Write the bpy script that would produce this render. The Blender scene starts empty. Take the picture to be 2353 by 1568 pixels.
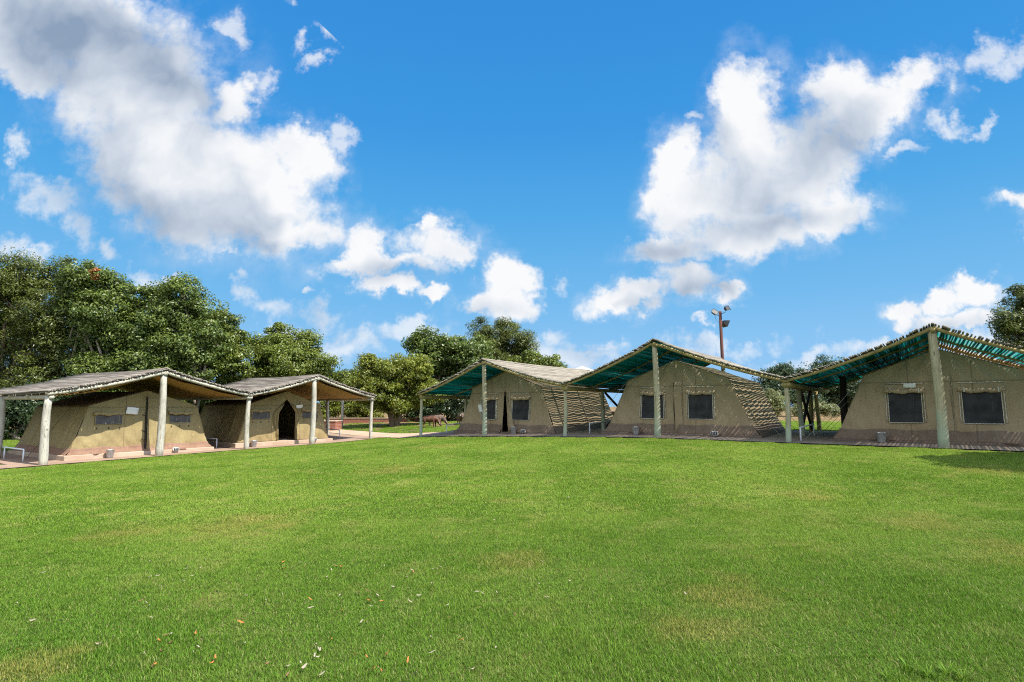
import bpy, bmesh, math, random
import numpy as np
from mathutils import Vector, Matrix, Euler

C = bpy.context.scene.collection
SC = bpy.context.scene
R = math.radians
random.seed(7)
RNG = np.random.default_rng(11)

# ------------------------------------------------------------------ camera
ZC = 1.6
LENS = 20.0
PITCH = 6.59
cam_d = bpy.data.cameras.new('camera')
cam = bpy.data.objects.new('camera', cam_d)
C.objects.link(cam)
cam.location = (0, 0, ZC)
cam.rotation_euler = (R(90 + PITCH), 0, 0)
cam_d.sensor_width = 36
cam_d.lens = LENS
cam_d.clip_start = 0.05
cam_d.clip_end = 8000
SC.camera = cam
W0, H0 = 2353.0, 1568.0            # pixel frame used for the measurements below
F0 = LENS / 36 * W0
TH = R(PITCH)


def ray(px, py):
    a = (px - W0 / 2) / F0
    b = -(py - H0 / 2) / F0
    return Vector((a, math.cos(TH) - b * math.sin(TH), math.sin(TH) + b * math.cos(TH)))


def at(px, py, Y):
    r = ray(px, py)
    return Vector((0, 0, ZC)) + r * (Y / r.y)


# ------------------------------------------------------------------ light
SUN_EL = 56.0
SUN_H = Vector((0.862, -0.507, 0)).normalized()
SUN = Vector((SUN_H.x * math.cos(R(SUN_EL)), SUN_H.y * math.cos(R(SUN_EL)), math.sin(R(SUN_EL))))
sl = bpy.data.lights.new('sun', 'SUN')
sl.energy = 4.2
sl.angle = R(0.5)
sl.color = (1.0, 0.95, 0.86)
so = bpy.data.objects.new('sun', sl)
so.rotation_euler = SUN.to_track_quat('Z', 'Y').to_euler()
so.location = (20, -15, 40)
C.objects.link(so)

SC.view_settings.view_transform = 'Standard'
SC.view_settings.look = 'None'
SC.view_settings.gamma = 1
SC.view_settings.use_curve_mapping = False
EXPO = 1.0
SC.view_settings.exposure = EXPO
SC.cycles.use_denoising = False
SC.cycles.use_adaptive_sampling = False
SC.cycles.filter_width = 1.1
SC.cycles.max_bounces = 8
SC.cycles.diffuse_bounces = 4
SC.cycles.transparent_max_bounces = 12
SC.cycles.sample_clamp_indirect = 4.0

# ------------------------------------------------------------------ sky
SKY_STRENGTH = 0.11
world = bpy.data.worlds.new('World')
SC.world = world
world.use_nodes = True
world.cycles.sampling_method = 'MANUAL'
world.cycles.sample_map_resolution = 256
WT = world.node_tree
WT.nodes.clear()


class NT:
    """small helper to chain nodes"""

    def __init__(self, tree):
        self.t = tree

    def n(self, kind, **kw):
        nd = self.t.nodes.new(kind)
        for k, v in kw.items():
            setattr(nd, k, v)
        return nd

    def put(self, sock, v):
        if hasattr(v, 'is_linked') or isinstance(v, bpy.types.NodeSocket):
            self.t.links.new(v, sock)
        else:
            sock.default_value = v

    def math(self, op, a, b=None, c=None, clamp=False):
        nd = self.n('ShaderNodeMath', operation=op, use_clamp=clamp)
        self.put(nd.inputs[0], a)
        if b is not None:
            self.put(nd.inputs[1], b)
        if c is not None:
            self.put(nd.inputs[2], c)
        return nd.outputs[0]

    def vec(self, op, a, b=None, scale=None):
        nd = self.n('ShaderNodeVectorMath', operation=op)
        self.put(nd.inputs[0], a)
        if b is not None:
            self.put(nd.inputs[1], b)
        if scale is not None:
            self.put(nd.inputs['Scale'], scale)
        return nd.outputs['Value'] if op in ('LENGTH', 'DOT_PRODUCT', 'DISTANCE') else nd.outputs[0]

    def mapr(self, v, a, b, c, d, smooth=True):
        nd = self.n('ShaderNodeMapRange')
        nd.interpolation_type = 'SMOOTHSTEP' if smooth else 'LINEAR'
        self.put(nd.inputs['Value'], v)
        for k, x in zip(('From Min', 'From Max', 'To Min', 'To Max'), (a, b, c, d)):
            self.put(nd.inputs[k], x)
        return nd.outputs[0]

    def mix(self, f, a, b, blend='MIX'):
        nd = self.n('ShaderNodeMix', data_type='RGBA', blend_type=blend)
        self.put(nd.inputs['Factor'], f)
        self.put(nd.inputs[6], a)
        self.put(nd.inputs[7], b)
        return nd.outputs[2]

    def noise(self, v, scale, detail=4, rough=0.5, dims='3D', dist=0.0, color=False, lac=2.0):
        nd = self.n('ShaderNodeTexNoise', noise_dimensions=dims)
        if v is not None:
            self.put(nd.inputs['Vector'], v)
        nd.inputs['Scale'].default_value = scale
        nd.inputs['Detail'].default_value = detail
        nd.inputs['Roughness'].default_value = rough
        nd.inputs['Lacunarity'].default_value = lac
        nd.inputs['Distortion'].default_value = dist
        return nd.outputs['Color'] if color else nd.outputs[0]

    def ramp(self, f, stops):
        nd = self.n('ShaderNodeValToRGB')
        cr = nd.color_ramp
        while len(cr.elements) < len(stops):
            cr.elements.new(0.5)
        for e, (p, c) in zip(cr.elements, stops):
            e.position = p
            e.color = (*c, 1) if len(c) == 3 else c
        self.put(nd.inputs[0], f)
        return nd.outputs[0]


def build_sky():
    g = NT(WT)
    out = g.n('ShaderNodeOutputWorld')
    bg = g.n('ShaderNodeBackground')
    bg.inputs['Strength'].default_value = SKY_STRENGTH
    sky = g.n('ShaderNodeTexSky', sky_type='NISHITA')
    sky.sun_disc = False
    sky.sun_elevation = R(SUN_EL)
    sky.sun_rotation = math.atan2(SUN_H.x, SUN_H.y)
    sky.air_density = 1.0
    sky.dust_density = 0.35
    sky.ozone_density = 2.0
    tc = g.n('ShaderNodeTexCoord')
    sep0 = g.n('ShaderNodeSeparateXYZ')
    WT.links.new(tc.outputs['Generated'], sep0.inputs[0])
    # deep blue of a clear dry sky, paler towards the horizon
    blue = g.ramp(sep0.outputs[2], [(0.0, (.34, .60, .90)), (0.1, (.262, .56, .90)), (0.18, (.181, .497, .863)), (0.32, (.091, .402, .807)), (0.45, (.051, .319, .76)), (0.62, (.038, .27, .71)), (1.0, (.03, .2, .6))])
    blue = g.vec('SCALE', blue, scale=2 ** -EXPO / SKY_STRENGTH)
    # the sky is whiter round the sun, boosted to fill the shaded tent fronts
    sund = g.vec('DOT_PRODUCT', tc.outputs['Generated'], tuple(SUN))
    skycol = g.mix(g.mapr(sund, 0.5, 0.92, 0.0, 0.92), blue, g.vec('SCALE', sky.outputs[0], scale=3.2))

    tc = g.n('ShaderNodeTexCoord')
    sep = sep0
    ay = g.math('MAXIMUM', sep.outputs[1], 0.08)
    comb = g.n('ShaderNodeCombineXYZ')
    WT.links.new(g.math('DIVIDE', sep.outputs[0], ay), comb.inputs[0])
    WT.links.new(g.math('DIVIDE', sep.outputs[2], ay), comb.inputs[1])
    p = comb.outputs[0]

    def coef(cx, cy, rx, ry, rot=0):
        r = ray(cx, cy)
        k = 1 / r.y / F0
        x, y, t = r.x / r.y, r.z / r.y, -R(rot)
        a = (math.cos(t) / (rx * k), math.sin(t) / (rx * k))
        b_ = (-math.sin(t) / (ry * k), math.cos(t) / (ry * k))
        return (a[0], a[1], -(a[0] * x + a[1] * y)), (b_[0], b_[1], -(b_[0] * x + b_[1] * y))

    def field(pin, lst, sm):
        # smooth union of ellipses; 0 at a centre, 1 on the outline (pin carries z = 1)
        m = None
        for e in lst:
            src = pin
            if m is not None:
                ma = g.n('ShaderNodeVectorMath', operation='MULTIPLY_ADD')
                g.put(ma.inputs[0], m)
                ma.inputs[1].default_value = (1e-9, 1e-9, 0)
                g.put(ma.inputs[2], pin)
                src = ma.outputs[0]
            ca, cb = coef(*e)
            X = g.vec('DOT_PRODUCT', src, ca)
            Y = g.vec('DOT_PRODUCT', src, cb)
            l = g.math('MULTIPLY_ADD', X, X, g.math('MULTIPLY', Y, Y))
            m = l if m is None else g.math('SMOOTH_MIN', m, l, sm)
        return g.math('SQRT', g.math('MAXIMUM', m, 0.0))

    solid = [(140, 60, 330, 150, 15), (300, 190, 230, 150, 35), (340, 320, 235, 150, 45), (500, 400, 230, 150, 35),
             (610, 430, 180, 105, 40), (460, 480, 240, 95, 12), (650, 530, 135, 52, 4), (545, 235, 62, 60), (40, 140, 130, 70, 20),
             (690, 360, 110, 55, 42),
             (850, 575, 52, 72, -10), (870, 615, 130, 32, -5), (1000, 565, 95, 60, 10), (975, 515, 32, 30), (1040, 583, 60, 42, 10),
             (890, 668, 75, 22), (985, 680, 42, 20),
             (1168, 648, 60, 48, 25), (1118, 694, 60, 36, -10), (1175, 700, 55, 45),
             (1722, 225, 78, 105, 10), (1735, 330, 105, 105), (1945, 225, 95, 90, -20), (2085, 185, 88, 62, -10), (1985, 260, 165, 75, -25),
             (1548, 375, 52, 82), (1575, 465, 75, 100), (1700, 430, 150, 120), (1850, 400, 140, 120, -30), (1900, 490, 120, 62, -8),
             (1730, 540, 210, 62, -8), (1550, 580, 115, 42), (1440, 690, 92, 34, -5), (1590, 655, 100, 48, 10),
             (1690, 692, 40, 26, -20), (2080, 712, 58, 30, -10), (2165, 690, 62, 34), (2245, 680, 62, 34), (2190, 735, 110, 24),
             (2370, 470, 60, 34)]
    wisp = [(535, 60, 34, 70, -30), (680, 8, 34, 22), (700, 105, 22, 48, 10), (765, 72, 48, 22, 25), (735, 145, 40, 20, -30),
            (2255, 130, 38, 82, 38), (2320, 130, 80, 36, -40), (2185, 285, 56, 30), (2272, 275, 22, 32, 20), (2070, 350, 40, 20),
            (115, 455, 82, 58, 10), (175, 540, 50, 80, -40), (10, 550, 44, 42), (225, 590, 40, 34, 40), (60, 350, 22, 46, -25), (390, 625, 26, 16), (45, 580, 80, 25),
            (545, 665, 36, 36), (600, 715, 76, 36, 20), (510, 594, 32, 13), (705, 675, 20, 10), (755, 735, 76, 36), (850, 790, 64, 38, 20), (790, 800, 120, 45),
            (1272, 655, 38, 30), (1255, 775, 62, 34), (1395, 785, 62, 20), (1340, 800, 120, 26), (1625, 762, 24, 11), (1700, 300, 30, 20),
            (1870, 825, 90, 22, -10), (1780, 840, 70, 18), (2000, 800, 120, 30), (1575, 275, 30, 14), (2360, 560, 34, 60), (1250, 820, 260, 40), (330, 640, 60, 30, 20), (640, 770, 80, 26), (960, 770, 120, 30), (1120, 800, 160, 34), (1650, 800, 140, 26), (2250, 790, 160, 40), (820, 60, 60, 14, 30), (620, 190, 30, 34, 30), (760, 330, 26, 40, 35)]
    dark = [(190, 80, 330, 130, 18), (370, 190, 190, 85, 28)]
    grey = [(420, 230, 200, 90, 25), (400, 500, 260, 70, 6), (250, 400, 110, 120, 40), (640, 560, 130, 24),
            (1790, 520, 190, 48, -4), (1760, 440, 120, 80), (1890, 330, 150, 60, -35), (1570, 580, 110, 36), (1850, 270, 70, 60, -40), (1600, 690, 120, 26),
            (930, 635, 150, 24), (1130, 715, 90, 26), (2170, 750, 130, 22), (1480, 712, 100, 14)]

    def clouds(solid, wisp, grey, dark=None):
        # uneven outlines: the cloud shapes are read through turbulent air
        w1 = g.vec('SCALE', g.vec('SUBTRACT', g.noise(p, 5.5, 3, 0.55, '2D', color=True), (0.5, 0.5, 0.5)), scale=0.10)
        w2 = g.vec('SCALE', g.vec('SUBTRACT', g.noise(p, 20, 5, 0.66, '2D', color=True), (0.5, 0.5, 0.5)), scale=0.065)
        q = g.vec('ADD', p, w1)
        psoft = g.vec('ADD', g.vec('MULTIPLY', q, (1, 1, 0)), (0, 0, 1))
        pw = g.vec('ADD', g.vec('MULTIPLY', g.vec('ADD', q, w2), (1, 1, 0)), (0, 0, 1))
        fs = field(pw, solid, 0.4)
        fw = field(pw, wisp, 0.3)
        fg = field(psoft, grey, 0.5)
        n1 = g.noise(p, 9.0, 9, 0.6, '2D')
        n2 = g.noise(g.vec('ADD', p, (7.3, 2.1, 0)), 30.0, 7, 0.62, '2D')
        dens = g.math('ADD', g.math('SUBTRACT', 1.10, fs), g.math('MULTIPLY', g.math('SUBTRACT', n1, 0.5), 1.05))
        dens = g.math('ADD', dens, g.math('MULTIPLY', g.math('SUBTRACT', n2, 0.5), 0.5))
        a_s = g.mapr(dens, -0.16, 0.58, 0, 1)
        veil = g.math('MULTIPLY', g.mapr(fs, 0.9, 1.75, 0.30, 0.0), g.mapr(n1, 0.38, 0.68, 0.0, 1.0))
        wd = g.math('ADD', g.math('SUBTRACT', 1.0, fw), g.math('MULTIPLY', g.math('SUBTRACT', n1, 0.5), 1.5))
        wd = g.math('ADD', wd, g.math('MULTIPLY', g.math('SUBTRACT', n2, 0.5), 1.6))
        a_w = g.math('MULTIPLY', g.mapr(wd, -0.15, 1.0, 0, 1), 0.68)
        alpha = g.math('MAXIMUM', g.math('MAXIMUM', a_s, a_w), veil)
        # light and shade inside the clouds: billows seen against their sunward neighbours, grey bases
        b0 = g.noise(q, 5.5, 6, 0.52, '2D')
        b1 = g.noise(g.vec('ADD', q, (0.032, 0.037, 0)), 5.5, 6, 0.52, '2D')
        relief = g.math('MULTIPLY', g.math('SUBTRACT', b0, b1), 1.0)
        # how much cloud lies towards the sun from here
        fs2 = field(g.vec('ADD', psoft, (0.075, 0.085, 0)), solid, 0.4)
        thick = g.mapr(fs2, 0.25, 1.25, 0.26, 0.0)
        gsh = g.mapr(fg, 0.0, 1.7, 0.44, 0.0)
        if dark:
            gsh = g.math('MAXIMUM', gsh, g.mapr(field(psoft, dark, 0.5), 0.1, 1.45, 0.78, 0.0))
        shade = g.math('ADD', g.math('ADD', gsh, thick), g.math('MULTIPLY', relief, -1.0), clamp=True)
        shade = g.math('ADD', shade, g.math('MULTIPLY', g.math('SUBTRACT', n1, 0.5), -0.12), clamp=True)
        ccol = g.ramp(shade, [(0.0, (0.97, 0.975, 0.985)), (0.2, (0.86, 0.885, 0.925)), (0.5, (0.62, 0.685, 0.78)), (1.0, (0.27, 0.36, 0.50))])
        ccol = g.vec('SCALE', ccol, scale=2 ** -EXPO / SKY_STRENGTH)
        col = g.mix(g.math('MULTIPLY', alpha, 0.985), skycol, ccol)
        b_ = g.n('ShaderNodeBackground')
        b_.inputs['Strength'].default_value = SKY_STRENGTH
        WT.links.new(col, b_.inputs['Color'])
        return b_.outputs[0]

    def part(lst, right):
        # a bank of cloud is worked out only for its own half of the sky
        return [e for e in lst if (e[0] + max(e[2], e[3]) * 1.5 > 1330 if right else e[0] - max(e[2], e[3]) * 1.5 < 1330)]
    left = clouds(part(solid, False), part(wisp, False), part(grey, False), dark)
    right = clouds(part(solid, True), part(wisp, True), part(grey, True))
    # broken bright cloud added to the unseen sky, lifting the shade under the roofs
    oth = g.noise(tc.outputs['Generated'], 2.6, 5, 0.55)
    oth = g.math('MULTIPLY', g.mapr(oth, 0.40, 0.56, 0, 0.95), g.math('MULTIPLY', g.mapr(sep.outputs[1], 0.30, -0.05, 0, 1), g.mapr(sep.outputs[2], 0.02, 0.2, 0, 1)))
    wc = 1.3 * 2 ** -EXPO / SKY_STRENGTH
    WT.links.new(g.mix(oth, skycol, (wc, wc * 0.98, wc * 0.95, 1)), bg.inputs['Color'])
    xs_ = ray(1330, 700)
    m1 = g.n('ShaderNodeMixShader')
    WT.links.new(g.math('GREATER_THAN', comb.outputs[0], xs_.x / xs_.y), m1.inputs[0])
    WT.links.new(left, m1.inputs[1])
    WT.links.new(right, m1.inputs[2])
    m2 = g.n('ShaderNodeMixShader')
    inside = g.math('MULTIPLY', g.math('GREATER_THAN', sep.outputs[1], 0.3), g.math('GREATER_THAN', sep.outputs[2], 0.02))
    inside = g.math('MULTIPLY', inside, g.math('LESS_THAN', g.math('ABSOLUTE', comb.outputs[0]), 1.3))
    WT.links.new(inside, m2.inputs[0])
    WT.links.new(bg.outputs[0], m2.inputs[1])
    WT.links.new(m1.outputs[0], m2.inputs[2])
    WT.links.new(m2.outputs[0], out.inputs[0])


build_sky()

# ------------------------------------------------------------------ terrain
PP = {1: (-15.11, 18.63), 3: (-11.39, 24.72), 5: (-7.35, 30.02)}
QQ = {0: (-4.10, 25.88), 2: (1.99, 21.34), 4: (8.27, 17.18), 6: (14.2, 12.94)}
_ctrl = np.array([(0, 0, 0), (-5, 0, -.06), (5, 0, .06), (0, 3, .0), (0, 10, .12), (-6, 9, -.08), (7, 9, .26), (-12, 6, -.22), (14, 4, .3),
                  (-15.1, 18.6, -.28), (-11.4, 24.7, -.21), (-7.35, 30, -.12), (-4.1, 25.9, .28), (-1.2, 23.7, .38), (2, 21.3, .5), (5, 19, .56), (8.3, 17.2, .53),
                  (11.2, 15.06, .53), (14.2, 12.9, .5), (-22, 25, -.12), (-19, 33, 0.0), (-12, 35, .18), (-8, 40, .55), (0, 40, .66), (20, 50, .62), (-28, 42, .2),
                  (-3, 30, .42), (-5.5, 33, .36), (22, 30, .62), (9, 28, .6), (25, 12, .5), (-26, 12, -.35), (-10, 15, -.18), (0, -6, 0), (-10, -6, -.1), (10, -6, .1),
                  (-26, 52, .4), (5, 58, .66), (30, 58, .62)], float)


def _tps(r):
    return np.where(r > 1e-9, r * r * np.log(np.maximum(r, 1e-9)), 0)


def _fit():
    P = _ctrl[:, :2]
    n = len(P)
    K = _tps(np.linalg.norm(P[:, None] - P[None], axis=2)) + np.eye(n) * 6.0
    Q = np.c_[np.ones(n), P]
    A = np.block([[K, Q], [Q.T, np.zeros((3, 3))]])
    return np.linalg.solve(A, np.r_[_ctrl[:, 2], 0, 0, 0])


_w = _fit()


def gzv(x, y):
    x = np.clip(np.asarray(x, float), -30, 32)
    y = np.clip(np.asarray(y, float), -6, 58)
    d = np.sqrt((x[..., None] - _ctrl[:, 0]) ** 2 + (y[..., None] - _ctrl[:, 1]) ** 2)
    n = len(_ctrl)
    return _tps(d) @ _w[:n] + _w[n] + _w[n + 1] * x + _w[n + 2] * y


def gz(x, y):
    return float(gzv(np.array([x]), np.array([y]))[0])


def ground_at(px, py):
    r = ray(px, py)
    lo, hi = 2.0, 120.0
    for _ in range(50):
        t = (lo + hi) / 2
        p = Vector((0, 0, ZC)) + r * (t / r.y)
        if p.z > gz(p.x, p.y):
            lo = t
        else:
            hi = t
    return p


# ------------------------------------------------------------------ mesh helpers
class MB:
    def __init__(self):
        self.v = []
        self.f = []
        self.r = []

    def add(self, vs, fs, rnd=None):
        b = len(self.v)
        self.v += [tuple(p) for p in vs]
        self.f += [tuple(i + b for i in f) for f in fs]
        self.r += [random.random() if rnd is None else rnd] * len(fs)

    def box(self, c, s, rz=0.0, M=None):
        x, y, z = (k / 2 for k in s)
        vs = [Vector((a, b, d)) for a in (-x, x) for b in (-y, y) for d in (-z, z)]
        m = Matrix.Rotation(rz, 3, 'Z') if M is None else M
        vs = [m @ p + Vector(c) for p in vs]
        self.add(vs, [(0, 1, 3, 2), (4, 6, 7, 5), (0, 4, 5, 1), (2, 3, 7, 6), (0, 2, 6, 4), (1, 5, 7, 3)])

    def tube(self, pts, rad, n=8, cap=True, rnd=None, flat=1.0):
        pts = [Vector(p) for p in pts]
        if not hasattr(rad, '__len__'):
            rad = [rad] * len(pts)
        vs = []
        prev = None
        for i, p in enumerate(pts):
            d = (pts[min(i + 1, len(pts) - 1)] - pts[max(i - 1, 0)]).normalized()
            if prev is None:
                a = Vector((0, 0, 1)) if abs(d.z) < 0.9 else Vector((1, 0, 0))
                e1 = d.cross(a).normalized()
            else:
                e1 = (prev - d * prev.dot(d)).normalized()
            prev = e1
            e2 = d.cross(e1)
            for k in range(n):
                t = 2 * math.pi * k / n
                vs.append(p + (e1 * math.cos(t) + e2 * math.sin(t) * flat) * rad[i])
        fs = []
        for i in range(len(pts) - 1):
            for k in range(n):
                fs.append((i * n + k, i * n + (k + 1) % n, (i + 1) * n + (k + 1) % n, (i + 1) * n + k))
        if cap:
            fs.append(tuple(range(n - 1, -1, -1)))
            fs.append(tuple((len(pts) - 1) * n + k for k in range(n)))
        self.add(vs, fs, rnd)

    def grid(self, P, flip=False):
        """P[i][j] -> points"""
        ni, nj = len(P), len(P[0])
        vs = [p for row in P for p in row]
        fs = []
        for i in range(ni - 1):
            for j in range(nj - 1):
                q = (i * nj + j, i * nj + j + 1, (i + 1) * nj + j + 1, (i + 1) * nj + j)
                fs.append(q[::-1] if flip else q)
        self.add(vs, fs)

    def build(self, name, mat, parent=None, smooth=False, solid=0.0, bevel=0.0):
        me = bpy.data.meshes.new(name)
        me.from_pydata(self.v, [], self.f)
        at_ = me.attributes.new('rnd', 'FLOAT', 'FACE')
        at_.data.foreach_set('value', self.r)
        if smooth:
            me.polygons.foreach_set('use_smooth', [True] * len(me.polygons))
        me.materials.append(mat)
        o = bpy.data.objects.new(name, me)
        C.objects.link(o)
        if parent is not None:
            o.parent = parent
        if solid:
            m = o.modifiers.new('thick', 'SOLIDIFY')
            m.thickness = solid
            m.offset = 0
        if bevel:
            m = o.modifiers.new('bevel', 'BEVEL')
            m.width = bevel
            m.segments = 2
            m.limit_method = 'ANGLE'
        return o


def tag(o, label=None, cat=None, group=None, kind=None):
    for k, v in (('label', label), ('category', cat), ('group', group), ('kind', kind)):
        if v:
            o[k] = v
    return o


def empty(name, loc, rz, label, cat, group=None):
    o = bpy.data.objects.new(name, None)
    o.empty_display_size = 0.2
    o.location = loc
    o.rotation_euler = (0, 0, rz)
    C.objects.link(o)
    return tag(o, label, cat, group)


def copy_tree(o, parent=None):
    c = o.copy()
    C.objects.link(c)
    if parent is not None:
        c.parent = parent
    for ch in list(o.children):
        copy_tree(ch, c)
    return c


# ------------------------------------------------------------------ materials
def new_mat(name):
    m = bpy.data.materials.new(name)
    m.use_nodes = True
    t = m.node_tree
    t.nodes.clear()
    g = NT(t)
    out = g.n('ShaderNodeOutputMaterial')
    return m, g, out


def principled(g, out, col, rough=0.8, metal=0.0, spec=0.3, bump=None, bstr=0.3, bdist=0.02):
    b = g.n('ShaderNodeBsdfPrincipled')
    g.put(b.inputs['Base Color'], col if not isinstance(col, tuple) else (*col[:3], 1))
    g.put(b.inputs['Roughness'], rough)
    b.inputs['Metallic'].default_value = metal
    b.inputs['Specular IOR Level'].default_value = spec
    if bump is not None:
        bn = g.n('ShaderNodeBump')
        bn.inputs['Strength'].default_value = bstr
        bn.inputs['Distance'].default_value = bdist
        g.put(bn.inputs['Height'], bump)
        g.t.links.new(bn.outputs[0], b.inputs['Normal'])
    if out is not None:
        g.t.links.new(b.outputs[0], out.inputs[0])
    return b


def c4(c):
    return (c[0], c[1], c[2], 1.0)


def obj_co(g):
    return g.n('ShaderNodeTexCoord').outputs['Object']


def pos(g):
    return g.n('ShaderNodeNewGeometry').outputs['Position']


def attr(g, name):
    a = g.n('ShaderNodeAttribute')
    a.attribute_name = name
    return a.outputs['Fac']


def mat_canvas(name, col, col2, dirt, wr=0.5):
    m, g, out = new_mat(name)
    co = obj_co(g)
    big = g.noise(co, 1.3, 4, 0.6)
    fine = g.noise(co, 9, 5, 0.65)
    c = g.mix(g.mapr(big, 0.32, 0.68, 0, 1), c4(col), c4(col2))
    c = g.mix(g.math('MULTIPLY', g.mapr(fine, 0.52, 0.75, 0, 1), 0.35), c, c4(dirt))
    sx = g.n('ShaderNodeSeparateXYZ')
    g.t.links.new(co, sx.inputs[0])

    def seam(v, per, off):
        f = g.math('ABSOLUTE', g.math('SUBTRACT', g.math('FRACT', g.math('ADD', g.math('DIVIDE', v, per), off)), 0.5))
        return g.mapr(f, 0.004 / per * 1.2, 0.02 / per, 1, 0)
    xin = g.math('LESS_THAN', g.math('ABSOLUTE', sx.outputs[0]), 1.75)
    sm_ = g.math('MAXIMUM', g.math('MAXIMUM', g.math('MULTIPLY', xin, seam(sx.outputs[0], 1.45, 0.02)), seam(sx.outputs[2], 1.66, 0.5)), seam(sx.outputs[1], 1.37, 0.93))
    c = g.mix(g.math('MULTIPLY', sm_, 0.45), c, c4(tuple(k * 0.5 for k in dirt)))
    splash = g.math('MULTIPLY', g.mapr(g.math('ADD', sx.outputs[2], g.math('MULTIPLY', big, 0.9)), 0.35, 1.15, 0.55, 0.0), g.mapr(fine, 0.3, 0.7, 0.3, 1))
    c = g.mix(splash, c, c4((dirt[0] * 1.05, dirt[1] * 0.9, dirt[2] * 0.8)))
    st = g.n('ShaderNodeMapping')
    g.t.links.new(co, st.inputs[0])
    st.inputs['Scale'].default_value = (2.6, 2.6, 0.5)
    st.inputs['Rotation'].default_value = (0, 0.35, 0)
    wrn = g.noise(st.outputs[0], 1.8, 3, 0.5, dist=1.2)
    h = g.math('ADD', g.math('MULTIPLY', wrn, wr), g.math('MULTIPLY', big, 0.3 * wr))
    h = g.math('ADD', h, g.math('MULTIPLY', sm_, 0.06))
    principled(g, out, c, 0.85, spec=0.15, bump=h, bstr=1.0, bdist=0.14)
    return m


def mat_wood(name, a, b, scale=1.0, dip=None):
    m, g, out = new_mat(name)
    co = obj_co(g)
    mp = g.n('ShaderNodeMapping')
    g.t.links.new(co, mp.inputs[0])
    mp.inputs['Scale'].default_value = (14 * scale, 14 * scale, 1.1 * scale)
    gr = g.noise(mp.outputs[0], 1.5, 6, 0.65, dist=0.5)
    bl = g.noise(co, 1.7, 3, 0.6)
    c = g.mix(g.mapr(gr, 0.3, 0.7, 0, 1), c4(a), c4(b))
    c = g.mix(g.math('MULTIPLY', g.mapr(g.noise(mp.outputs[0], 3.5, 3, 0.5), 0.58, 0.68, 0, 1), 0.75), c, (0.07, 0.055, 0.035, 1))
    kn = g.n('ShaderNodeTexVoronoi')
    g.t.links.new(co, kn.inputs['Vector'])
    kn.inputs['Scale'].default_value = 3.2
    c = g.mix(g.mapr(kn.outputs['Distance'], 0.05, 0.16, 0.7, 0), c, (0.10, 0.07, 0.04, 1))
    c = g.mix(g.mapr(bl, 0.45, 0.75, 0, 0.45), c, c4(tuple(k * 0.55 for k in a)))
    if dip:
        sx = g.n('ShaderNodeSeparateXYZ')
        g.t.links.new(pos(g), sx.inputs[0])
        zz = g.math('ADD', sx.outputs[2], g.math('MULTIPLY', bl, 2.2))
        f = g.mapr(zz, 1.7, 2.9, 0.7, 0.05)
        c = g.mix(f, c, g.mix(gr, c4(dip), c4(tuple(k * 0.75 for k in dip))))
    principled(g, out, c, 0.82, spec=0.2, bump=gr, bstr=0.35, bdist=0.01)
    return m


def mat_slat(name, a, b, c3):
    m, g, out = new_mat(name)
    r = attr(g, 'rnd')
    co = obj_co(g)
    mp = g.n('ShaderNodeMapping')
    g.t.links.new(co, mp.inputs[0])
    mp.inputs['Scale'].default_value = (30, 1.6, 30)
    n = g.noise(mp.outputs[0], 1.0, 5, 0.6)
    c = g.ramp(r, [(0, a), (0.55, b), (1, c3)])
    c = g.mix(g.mapr(n, 0.35, 0.7, 0, 0.65), c, c4(tuple(k * 0.4 for k in a)))
    principled(g, out, c, 0.9, spec=0.15, bump=n, bstr=0.3, bdist=0.01)
    return m


def mat_plain(name, col, rough=0.5, metal=0.0, spec=0.4, var=0.12, scale=12):
    m, g, out = new_mat(name)
    co = obj_co(g)
    n = g.noise(co, scale, 5, 0.6)
    c = g.mix(g.mapr(n, 0.3, 0.75, 0, 1), c4(col), c4(tuple(k * (1 - var * 2.4) for k in col)))
    principled(g, out, c, rough, metal, spec, bump=n, bstr=0.12, bdist=0.005)
    return m


def mat_leaf(name, dark, light, yellow, ypart=0.1, trans=0.35):
    m, g, out = new_mat(name)
    r = attr(g, 'rnd')
    n = g.noise(pos(g), 0.55, 3, 0.6)
    c = g.mix(g.mapr(r, 0.05, 0.9, 0, 1), c4(dark), c4(light))
    c = g.mix(g.math('MULTIPLY', g.mapr(n, 0.4, 0.7, 0, 1), 0.45), c, c4(tuple(k * 1.25 for k in light)))
    c = g.mix(g.mapr(r, 1 - ypart, 1 - ypart + 0.02, 0, 1), c, c4(yellow))
    b = principled(g, None, c, 0.42, spec=0.5)
    tr = g.n('ShaderNodeBsdfTranslucent')
    g.t.links.new(g.mix(0.5, c, c4(yellow)), tr.inputs[0])
    ms = g.n('ShaderNodeMixShader')
    ms.inputs[0].default_value = trans
    g.t.links.new(b.outputs[0], ms.inputs[1])
    g.t.links.new(tr.outputs[0], ms.inputs[2])
    g.t.links.new(ms.outputs[0], out.inputs[0])
    return m


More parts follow.
